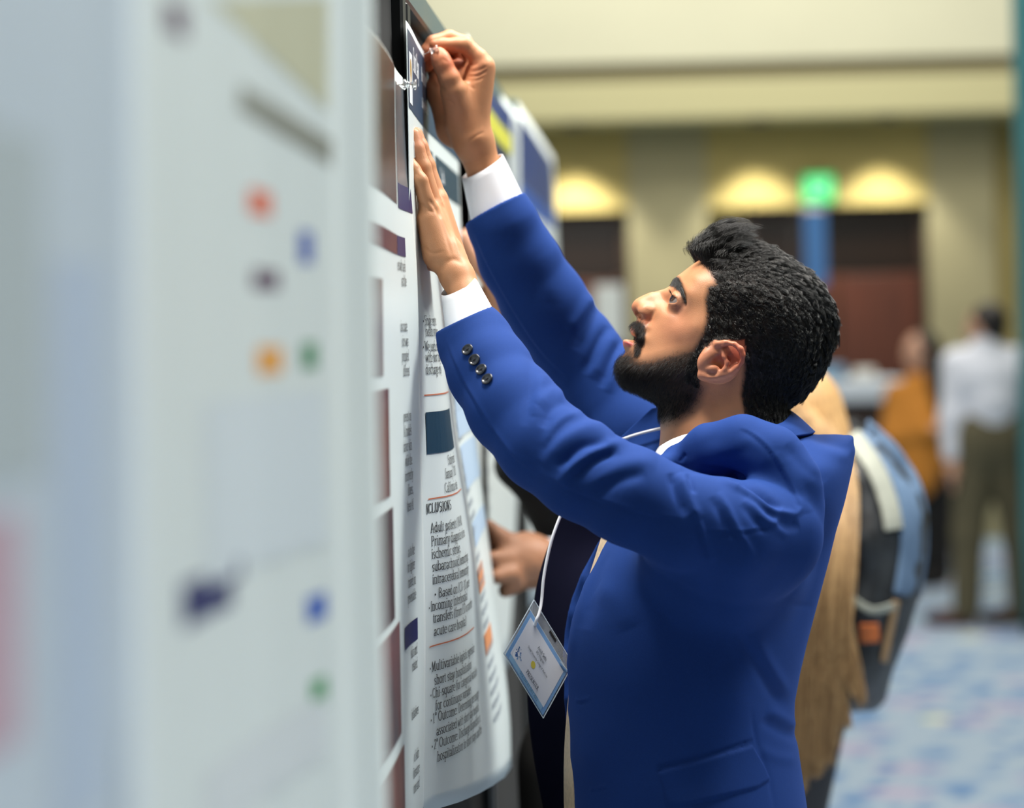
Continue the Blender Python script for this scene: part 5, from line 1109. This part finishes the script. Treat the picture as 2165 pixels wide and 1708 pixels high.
# ------------------------------------------------------------------ the row of boards and the posters on them
aB = math.radians(3.45); LB = .27; Bd = np.array([math.sin(aB), math.cos(aB), 0]); Bn = np.array([math.cos(aB), -math.sin(aB), 0])
def Bp(t, z, d=0.):
    t, z, d = np.broadcast_arrays(np.asarray(t, float), np.asarray(z, float), np.asarray(d, float))
    return np.array([-LB, 0, 0])+t[..., None]*Bd+d[..., None]*Bn+z[..., None]*np.array([0, 0, 1.])
def d_for(t, z, px_):
    r = Bp(t, z)-CC; x, zc_ = r@CR, r@CF; nx, nz = Bn@CR, Bn@CF; k = (np.asarray(px_, float)-CX)
    return (k*zc_-F*x)/(F*nx-k*nz)
class Surf:
    """a sheet hanging near the board plane; PX gives where its columns stand for a few heights"""
    def __init__(s, ts, zs, PX, blur=2, flat=.011):
        s.flat = flat
        ts = np.array(ts, float); zs = np.array(zs, float); D = np.array([[s.flat if p is None else d_for(t, z, p) for t, p in zip(ts, r)] for z, r in zip(zs, PX)])
        s.t = np.linspace(ts[0], ts[-1], 121); s.z = np.linspace(zs.min(), zs.max(), 91); o = np.argsort(zs)
        A = np.array([np.interp(s.t, ts, r) for r in D[o]]); A = np.array([np.interp(s.z, zs[o], A[:, j]) for j in range(len(s.t))]).T
        for ax, it in ((0, blur*6), (1, blur)):
            for _ in range(it):
                P = np.pad(A, [(1, 1) if k == ax else (0, 0) for k in (0, 1)], mode='reflect', reflect_type='odd'); A = .25*np.take(P, range(0, A.shape[ax]), ax)+.5*A+.25*np.take(P, range(2, A.shape[ax]+2), ax)
        s.A = A
    def d(s, t, z):
        x = np.clip((np.asarray(t)-s.t[0])/(s.t[1]-s.t[0]), 0, 119.999); y = np.clip((np.asarray(z)-s.z[0])/(s.z[1]-s.z[0]), 0, 89.999); i = x.astype(int); j = y.astype(int); a = x-i; b = y-j
        return s.A[j, i]*(1-a)*(1-b)+s.A[j, i+1]*a*(1-b)+s.A[j+1, i]*(1-a)*b+s.A[j+1, i+1]*a*b
    def __call__(s, t, z): return Bp(t, z, s.d(t, z))
def zof(py, t): return 1.52-(np.asarray(py)-(727+(CX-1390+LB/t*F-0)*0-(CX-(1390-1380/t))*0))*t/F
def zp(px_, py, t):
    """height of the point seen at (px,py) at board depth t"""
    return float(W(px_, py, t*math.cos(aB))[2])
paper_m = mat('poster_paper', (222, 231, 230), rough=.42, spec=.4); black_ink = mat('ink_black', (24, 24, 28), rough=.5)
felt_m = mat('black_felt', (14, 15, 15), rough=.95, noise=.2, nscale=200); alu_m = mat('grey_green_frame', (92, 108, 104), rough=.5)
def board(label, t0, t1, zt_, zb=.45, fr=.035, group='poster boards in one row'):
    r = thing('poster_board', Bp((t0+t1)/2, 0.), label, 'board', group); ax = np.array([Bd, Bn, [0, 0, 1.]])
    bx_ = lambda lo, hi, nm, m: MB().bbox(lo, hi, .003, ax=ax, o=np.array([-LB, 0, 0])).build(nm, m, r)
    bx_((t0+fr, -.022, zb+fr), (t1-fr, -.004, zt_-fr), 'panel', felt_m)
    for nm, lo, hi in (('frame_rail', (t0, -.03, zt_-fr), (t1, .008, zt_)), ('frame_rail', (t0, -.03, zb), (t1, .008, zb+fr)), ('frame_post', (t0, -.03, zb+fr), (t0+fr, .008, zt_-fr)), ('frame_post', (t1-fr, -.03, zb+fr), (t1, .008, zt_-fr))): bx_(lo, hi, nm, alu_m if nm == 'frame_rail' else frame_blk)
    for t in (t0+.12, t1-.12):
        mb = MB(); mb.tube(Bp(np.array([t, t]), np.array([0.03, zb])), .016, 10); mb.tube([Bp(t, .02, -.28), Bp(t, .02, .05)], .016, 10); mb.tube([Bp(t, 0.0, -.27), Bp(t, .02, -.27)], .02, 8); mb.tube([Bp(t, 0.0, .04), Bp(t, .02, .04)], .02, 8); mb.build('leg', frame_blk, r, True)
    return r
frame_blk = mat('black_frame', (26, 27, 27), rough=.45)
board('black poster board nearest the camera, behind the blurred poster', .55, 1.98, 1.93)
board('black poster board with a clear pin at its right post', 2.0, 2.625, 1.95)
board('black poster board that the man in blue is pinning his poster to', 2.64, 3.62, 1.93)
board('black poster board with the blue and yellow headed poster', 3.66, 4.72, 1.97)
board('black poster board at the far end of the row', 4.76, 6.3, 2.0)
def poster(name, label, S, t0, t1, ztop, zbot, nu=60, nv=50, edge=None, m=None, loc=None, group='research posters'):
    U = np.linspace(t0, t1, nu)
    zt_ = ztop if callable(ztop) else (lambda t: ztop+0*t); zb_ = zbot if callable(zbot) else (lambda t: zbot+0*t)
    G = np.array([[S(np.array([t]), np.array([zb_(t)+(zt_(t)-zb_(t))*k]))[0] for t in U] for k in np.linspace(0, 1, nv)])
    v, f = sheet(G, .0005); base = Bp((t0+t1)/2, float(zb_(t0)))
    o = mk(name, v, f, m or paper_m, loc=base); tag(o, label, 'poster', group); return o
# poster 3: the one being pinned
ts = [2.56,2.60,2.635,2.67,2.70,2.74,2.80,2.90,3.05,3.20,3.38]
zy = lambda y: 1.52-(y-729)/1893
S3 = Surf(ts, [1.87, 1.74, zy(650), zy(900), zy(1200), zy(1640), zy(1740)],
 [[855,862,868,872,876,880,888,901,924,945,966], [862,866,871,875,879,884,892,905,928,949,971], [862,874,888,904,914,922,930,940,955,966,983], [870,884,902,930,942,948,952,957,966,980,1000], [880,892,910,948,968,984,995,1000,1008,1016,1028], [882,896,918,946,968,987,1010,1036,1060,1068,1073], [882,896,919,948,972,992,1016,1042,1066,1074,1079]], blur=1)
p3 = poster('research_poster', 'poster with slate blue heading being pinned up by the man in blue', S3, 2.575, 3.38, 1.865, lambda t: 1.015-.085*(np.clip((t-2.6)/.78, 0, 1))**1.3)
navy = mat('print_slate_blue', (38, 66, 92), rough=.45); teal = mat('print_dark_teal', (24, 58, 78), rough=.45); orange_l = mat('print_rust_line', (196, 108, 70), rough=.5); orange_b = mat('print_orange', (226, 150, 100), rough=.5); white_p = mat('print_white', (232, 236, 240), rough=.45); pblue = mat('print_pale_blue', (182, 204, 226), rough=.5); greyp = mat('print_grey', (150, 158, 168), rough=.5)
SZ = .0108
def tfind(S, px_, py, a, b):
    T = np.linspace(a, b, 200); best = None
    for t in T:
        z = zp(px_, py, t); w = S(np.array([t]), np.array([z])); x, y, _ = W2P(w)
        e = abs(x[0]-px_)+abs(y[0]-py)*.3
        if best is None or e < best[0]: best = (e, t, z)
    return best[1], best[2]
items = [(grid_polys(2.587, 1.775, 3.376, 1.858, 24, 1), navy)]
items.append((grid_polys(2.585, 1.858, 3.38, 1.865, 24, 1), white_p))
for a, b in ((2.75, 2.955), (2.99, 3.36)): items.append((grid_polys(a, 1.712, b, 1.755, 12, 1), teal))
items.append((text_polys('Short Stay', 2.66, 1.822, .026, True, 1.3, track=.9), white_p)); items.append((text_polys('Hospital outcomes', 2.80, 1.826, .016, True, 1.2), white_p)); items.append((text_polys('College of Medicine', 2.80, 1.795, .012, True, 1.2), white_p))
items.append((grid_polys(2.598, 1.781, 2.640, 1.836, 2, 1), white_p)); 
items.append(([[(2.619+.011*math.cos(t), 1.818+.012*math.sin(t)) for t in np.linspace(0, 6.28, 13)[:-1]], [(2.608, 1.818), (2.619, 1.796), (2.630, 1.818)]], mat('print_crest_gold', (176, 138, 60), rough=.5))); items.append((text_polys('Results', 3.08, 1.726, .018, True, 1.4, 'c'), white_p))
items.append((text_polys('DISCHARGE', 2.70, 1.726, .018, True, 1.4, 'c'), white_p))
lines = [(893,683,'• Single center'),(899,710,'health system'),(893,738,'• We used codes'),(899,765,'with short stay'),(899,791,'discharge only'),
 (901,1087,'CONCLUSIONS'),(909,1127,'Adult patients (18-90)'),(910,1155,'Primary diagnosis of one'),(911,1182,'ischemic stroke,'),(912,1209,'subarachnoid hemorrhage,'),(913,1236,'intracerebral hemorrhage'),(917,1262,'• Based on ICD-10 codes'),(905,1291,'• Incoming interhospital'),(914,1318,'transfers (from ED or another'),(916,1346,'acute care hospital)'),
 (907,1420,'• Multivariable logistic regression'),(917,1450,'short stay hospitalizations'),(908,1477,'• Chi-square for categorical variables'),(919,1504,'for continuous variables'),(909,1530,'• 1º Outcome: Determining percentage'),(921,1558,'associated with short stay hospital'),(911,1586,'• 2º Outcome: Discharge disposition in'),(923,1613,'hospitalization in short stays and the')]
for x, y, s in lines:
    t, z = tfind(S3, x, y+(4 if s[0] == '•' else 0), 2.585, 2.72)
    if s == 'CONCLUSIONS': s = 'NCLUSIONS'; t -= .002
    items.append((text_polys(s, t, z, SZ, True, 1.2 if s == 'NCLUSIONS' else .8, wx=1.2), black_ink))
for y, s in ((981,'Study period:'),(1010,'January 1 2019'),(1040,'California sites')):
    t, z = tfind(S3, 946 if y > 990 else 950, y, 2.60, 2.78); items.append((text_polys(s, t-.012, z, SZ, True, .8, wx=1.2), black_ink))
for x, y in ((895,836),(904,1056),(906,1370)):
    t, z = tfind(S3, x, y, 2.585, 2.72); items.append((grid_polys(t, z-.0006, t+.18, z+.0008, 16, 1), orange_l))
ta, za = tfind(S3, 898, 872, 2.585, 2.72); tb, zb_ = tfind(S3, 903, 960, 2.585, 2.72); items.append((grid_polys(ta, zb_, ta+.16, za, 16, 2), teal))
for i in range(34):      # the next column, almost edge on
    z = 1.60-.0165*i
    if i % 7 == 6: continue
    items.append((text_polys('• '+'mean stay by group and site in days of care'[:(30+i*5 % 13)], 2.955, z, .0100, True, 1.1, track=.9), greyp))
for z0_, z1_ in ((1.47, 1.405), (1.395, 1.34), (1.30, 1.27)): items.append((grid_polys(2.98, z1_, 3.35, z0_, 10, 2), pblue))
for z0_, z1_ in ((1.245, 1.215), (1.165, 1.140)): items.append((grid_polys(2.95, z1_, 3.10, z0_, 6, 1), orange_b))
print_on(S3, 'print', items, p3)
# poster 2: curls towards the aisle at its right edge
ts2 = [1.80,2.00,2.15,2.25,2.35,2.42,2.47,2.51,2.545,2.575,2.602]
S2 = Surf(ts2, [1.95, zy(170), zy(320), zy(560), zy(900), zy(1290), zy(1720), zy(2100)],
 [[690,742,778,800,819,829,833,838,844,850,853],[690,742,778,800,819,829,833,838,844,850,853],[690,742,778,800,818,828,834,840,848,855,860],[690,745,782,804,822,833,842,852,863,873,882],[690,748,786,808,827,838,848,859,871,881,889],[692,752,792,816,836,848,858,868,880,891,900],[694,756,800,824,844,856,864,872,881,889,896],[696,760,806,830,850,862,870,878,887,895,902]], blur=2)
p2 = poster('research_poster', 'poster with columns of skin photographs, curling out at its right edge under a clear pin', S2, 1.82, 2.602, zp(853, 172, 2.602), .86)
ph = [mat('print_photo_%d' % i, c, rough=.35, rgb2=c2, nscale=9) for i, (c, c2) in enumerate((((62, 44, 46), (112, 78, 66)), ((128, 84, 70), (96, 60, 58)), ((60, 50, 44), (92, 66, 70)), ((90, 84, 88), (120, 60, 58)), ((108, 70, 66), (150, 110, 100))))]
hdr = mat('print_header_photo', (44, 28, 30), rough=.3, rgb2=(72, 52, 46), nscale=7); slate = mat('print_header_slate', (96, 100, 106), rough=.25); indigo = mat('print_indigo', (34, 36, 92), rough=.4); maroon = mat('print_maroon', (92, 50, 58), rough=.35)
def t2(px_, py): return tfind(S2, px_, py, 1.95, 2.602)
i2 = []
zT = zp(853, 172, 2.602)-.001
i2.append((grid_polys(1.84, t2(838, 432)[1], t2(838, 432)[0], zT, 20, 3), hdr)); 
i2.append((grid_polys(t2(841, 432)[0], t2(866, 450)[1], 2.596, zT-.012, 8, 3), slate))
i2.append((grid_polys(t2(841, 432)[0], t2(866, 450)[1], 2.596, t2(866, 400)[1], 8, 1), indigo))
a, b = t2(838, 497), t2(857, 544); i2.append((grid_polys(a[0], b[1], b[0]-.002, a[1]-.0, 6, 1), indigo)); i2.append((grid_polys(1.9, b[1], a[0]-.004, a[1], 12, 1), maroon))
for y, xr, s in ((574,856,'sent with rash'),(605,858,'and the'),(700,860,'inaccurate,'),(731,862,'sions was'),(762,863,'prompted'),(793,864,'different'),(888,867,'present on'),(919,868,'AI models'),(950,869,'darker skin'),(981,870,'while the'),(1012,871,'incorrectly'),(1043,872,'illness,'),(1076,873,'these AI'),(1171,875,'as to the'),(1202,876,'for lighter'),(1234,877,'trained on'),(1266,878,'presentable'),(1382,880,'skin and'),(1412,881,'related'),(1510,883,'initiatives'),(1602,884,'of skin'),(1634,885,'literature'),(1666,885,'tone and')):
    t, z = t2(xr, y); i2.append((text_polys(s, t, z, .0112, True, .8, 'r', wx=1.1), black_ink))
a, b = t2(853, 1310), t2(881, 1352); i2.append((grid_polys(a[0], b[1], b[0], t2(881, 1306)[1], 8, 1), indigo))
for (ya, xa, yb, xb, m_) in ((590, 806, 795, 809, ph[0]), (822, 815, 1048, 823, ph[1]), (1075, 824, 1308, 833, ph[2]), (1328, 833, 1552, 847, ph[3]), (1590, 846, 1800, 856, ph[4])):
    t1_, z0_ = t2(xb, yb); _, z1_ = t2(xa, ya); i2.append((grid_polys(t1_-.30, z0_, t1_, z1_, 10, 3), m_))
print_on(S2, 'print', i2, p2)
# poster 1: close to the lens, curling away from the board on its right
def tpx(x): return LB*F/(1390-x)
ts1 = [x*.86 for x in (1.14,1.30,1.42,1.55,1.65,1.71,1.75,1.780,1.805,1.825)]
r1 = [180,335,440,548,640,697,707,738,766,786]
S1 = Surf(ts1, [1.9, 1.52, 1.35, 1.15, .8], [[x-4 for x in r1], [x+12 for x in r1], [x+24 for x in r1], [x+40 for x in r1], [x+60 for x in r1]], blur=1)
p1 = poster('research_poster', 'large blurred white poster close to the camera with small coloured icons', S1, 1.02, 1.568, 1.86, .75)
def t1(px_, py): return tfind(S1, px_, py, .985, 1.568)
i1 = []
def blob(px_, py, w, h, m_):
    t, z = t1(px_, py); ta_, _ = t1(px_-w, py); tb_, _ = t1(px_+w, py); i1.append((grid_polys(ta_, z-h*t/F, tb_, z+h*t/F, 4, 2), m_))
cols = {k: mat('print_'+k, c, rough=.5) for k, c in dict(orange=(226, 104, 66), royal=(52, 84, 176), plum=(96, 70, 96), amber=(232, 160, 52), leaf=(70, 140, 96), deep=(30, 34, 96), blue=(44, 92, 186), green=(60, 150, 84), taupe=(142, 144, 134), khaki=(196, 196, 168), mist=(213, 223, 228), ghost=(214, 221, 224)).items()}
for a_ in ((548,430,24,26,'orange'),(645,524,15,34,'royal'),(560,592,28,20,'plum'),(568,762,25,28,'amber'),(653,752,15,28,'leaf'),(436,1258,52,46,'deep'),(474,1214,36,22,'deep'),(668,1284,20,28,'blue'),(674,1466,17,32,'green')): blob(*a_[:4], cols[a_[4]])
def strip(xa, ya, xb, yb, up, dn, m_, n=12):
    P = []
    for i in range(n):
        f0, f1 = i/n, (i+1)/n; L4 = [(xa+(xb-xa)*f, ya+(yb-ya)*f) for f in (f0, f1)]; dn_ = [dn+(dn*1.2)*f for f in (f0, f1)]
        P.append([t1(L4[0][0], L4[0][1]+dn), t1(L4[1][0], L4[1][1]+dn), t1(L4[1][0], L4[1][1]-up if up > 0 else 2), t1(L4[0][0], L4[0][1]-up if up > 0 else 2)])
    i1.append((P, m_))
strip(505, 205, 700, 325, 26, 30, cols['taupe'])
strip(440, 2, 690, 236, -1, 0, cols['khaki'])
blob(560, 1010, 128, 175, cols['mist']); blob(560, 1610, 128, 70, cols['ghost'])
blob(370, 45, 22, 34, cols['plum'])
for k_, it_ in enumerate(i1): print_on(S1, 'icon' if k_ < 9 else 'print', [it_], p1)
# poster 0: nearest of all, at the left edge of the frame
S0 = Surf([.54,.675,.81,.90,.99,1.053], [1.95, 1.52, 1.2, .8], [[-900,-430,-120,50,190,285],[-890,-418,-108,60,200,295],[-878,-404,-94,70,210,305],[-860,-384,-74,90,230,325]], blur=1)
p0 = poster('research_poster', 'very blurred pale blue poster at the left edge of the picture', S0, .55, 1.05, 1.75, .85, nu=30, nv=20, m=mat('poster_paper_blue', (200, 213, 224), rough=.45))
pb_ = mat('print_wash_blue', (186, 202, 222), rough=.5); pk_ = mat('print_wash_rose', (196, 166, 180), rough=.5); gr_ = mat('print_wash_grey', (182, 194, 198), rough=.5)
i0 = []
for (xa, ya, xb, yb, m_) in ((110, 560, 215, 1690, pb_), (-80, 1080, 40, 1560, pk_), (-100, 300, 90, 1000, gr_)):
    ta_ = tfind(S0, xa, 900, .55, 1.05)[0]; tb_ = tfind(S0, xb, 900, .55, 1.05)[0]; z1_ = zp(xb, ya, tb_); z0_ = zp(xb, yb, tb_); i0.append((grid_polys(ta_, z0_, tb_, z1_, 6, 3), m_))
print_on(S0, 'print', i0, p0)
# posters 4 and 5 farther down the row
S4 = Surf([3.42,3.70,3.95,4.2,4.45,4.68], [2.0, 1.75, 1.5, .9], [[986,1013,1032,1053,1076,1096],[992,1018,1038,1057,1078,1096],[1002,1022,1044,1064,1082,1094],[1016,1034,1054,1072,1086,1096]], blur=1)
p4 = poster('research_poster', 'poster with a navy and yellow heading just beyond the raised wrist', S4, 3.43, 4.68, 1.958, .96, nu=30, nv=20)
nv_ = mat('print_navy', (22, 52, 118), rough=.4); yl_ = mat('print_yellow', (206, 204, 70), rough=.5); sb_ = mat('print_strong_blue', (12, 78, 168), rough=.4); dk_ = mat('print_midnight', (28, 40, 70), rough=.4)
print_on(S4, 'print', [(grid_polys(3.46, 1.905, 4.50, 1.945, 10, 1), nv_), (grid_polys(3.46, 1.868, 4.50, 1.904, 10, 1), yl_), (grid_polys(3.46, 1.80, 4.42, 1.867, 10, 1), dk_), (grid_polys(4.53, 1.55, 4.64, 1.945, 3, 2), greyp)]+[(text_polys('methods and findings by care site', 3.60, 1.74-.03*i, .014, True, 1.2), greyp) for i in range(22)], p4)
S5 = Surf([4.80,5.1,5.5,5.9,6.2], [2.0, 1.5, .9], [[1098,1118,1140,1158,1170],[1104,1126,1150,1172,1190],[1112,1138,1166,1190,1210]], blur=1)
p5 = poster('research_poster', 'farthest poster with one large deep blue block', S5, 4.74, 6.2, 1.992, .98, nu=30, nv=20)
print_on(S5, 'print', [(grid_polys(4.80, 1.84, 6.08, 1.968, 10, 2), nv_), (grid_polys(4.80, 1.80, 6.08, 1.839, 10, 1), sb_)]+[(text_polys('results table and discussion of the trial', 4.9, 1.74-.03*i, .015, True, 1.2), greyp) for i in range(20)], p5)
# clear push pins
pin_m = mat('clear_plastic', (235, 240, 242), rough=.08, trans=.85, spec=.6); needle_m = mat('needle_steel', (210, 205, 195), rough=.2, metal=1)
def pin(label, head, direction, k=1.):
    d = np.array(direction, float); d /= np.linalg.norm(d); r = thing('push_pin', head, label, 'pin', 'clear push pins')
    a = np.cross(d, [0, 0, 1.]); a /= np.linalg.norm(a); b = np.cross(d, a)
    prof = [(.0001, -.011), (.0046, -.011), (.0050, -.0102), (.0046, -.0094), (.0030, -.0085), (.0026, -.0050), (.0032, -.0020), (.0048, -.0010), (.0050, 0), (.0040, .0008), (.0001, .0009)]
    V_ = []; n = 18
    for rr, h in prof:
        for i in range(n): t = 2*math.pi*i/n; V_.append(head+k*(d*h+rr*(math.cos(t)*a+math.sin(t)*b)))
    Fc = np.array([(i*n+j, i*n+(j+1) % n, (i+1)*n+(j+1) % n, (i+1)*n+j) for i in range(len(prof)-1) for j in range(n)])
    mk('grip', np.array(V_), Fc, pin_m, r); v, f = tube([head+k*d*.0005, head+k*d*.011, head+k*d*.013], [.0006*k, .0006*k, .0001], 8); mk('needle', v, f, needle_m, r)
pin('clear push pin held between finger and thumb of the raised hand', W(911, 108, 2.812), W(892, 117, 2.815)-W(911, 108, 2.812), .85)
tP, zP = t2(838, 181)
pin('clear push pin fixing the top corner of the curled poster', S2(np.array([tP]), np.array([zP]))[0]+Bn*.008, -Bn+np.array([0, 0, .05]), 1.15)
print_on(lambda u, v: np.stack([xs+np.asarray(u), np.full(np.shape(u), WY-.302), zs+np.asarray(v)], -1), 'lettering', [(text_polys('EXIT', 0, -.05, .10, False, 1.3, 'c', wx=.75), mat('exit_letters', (210, 250, 225), emit=1.0))], ex, off=.002)
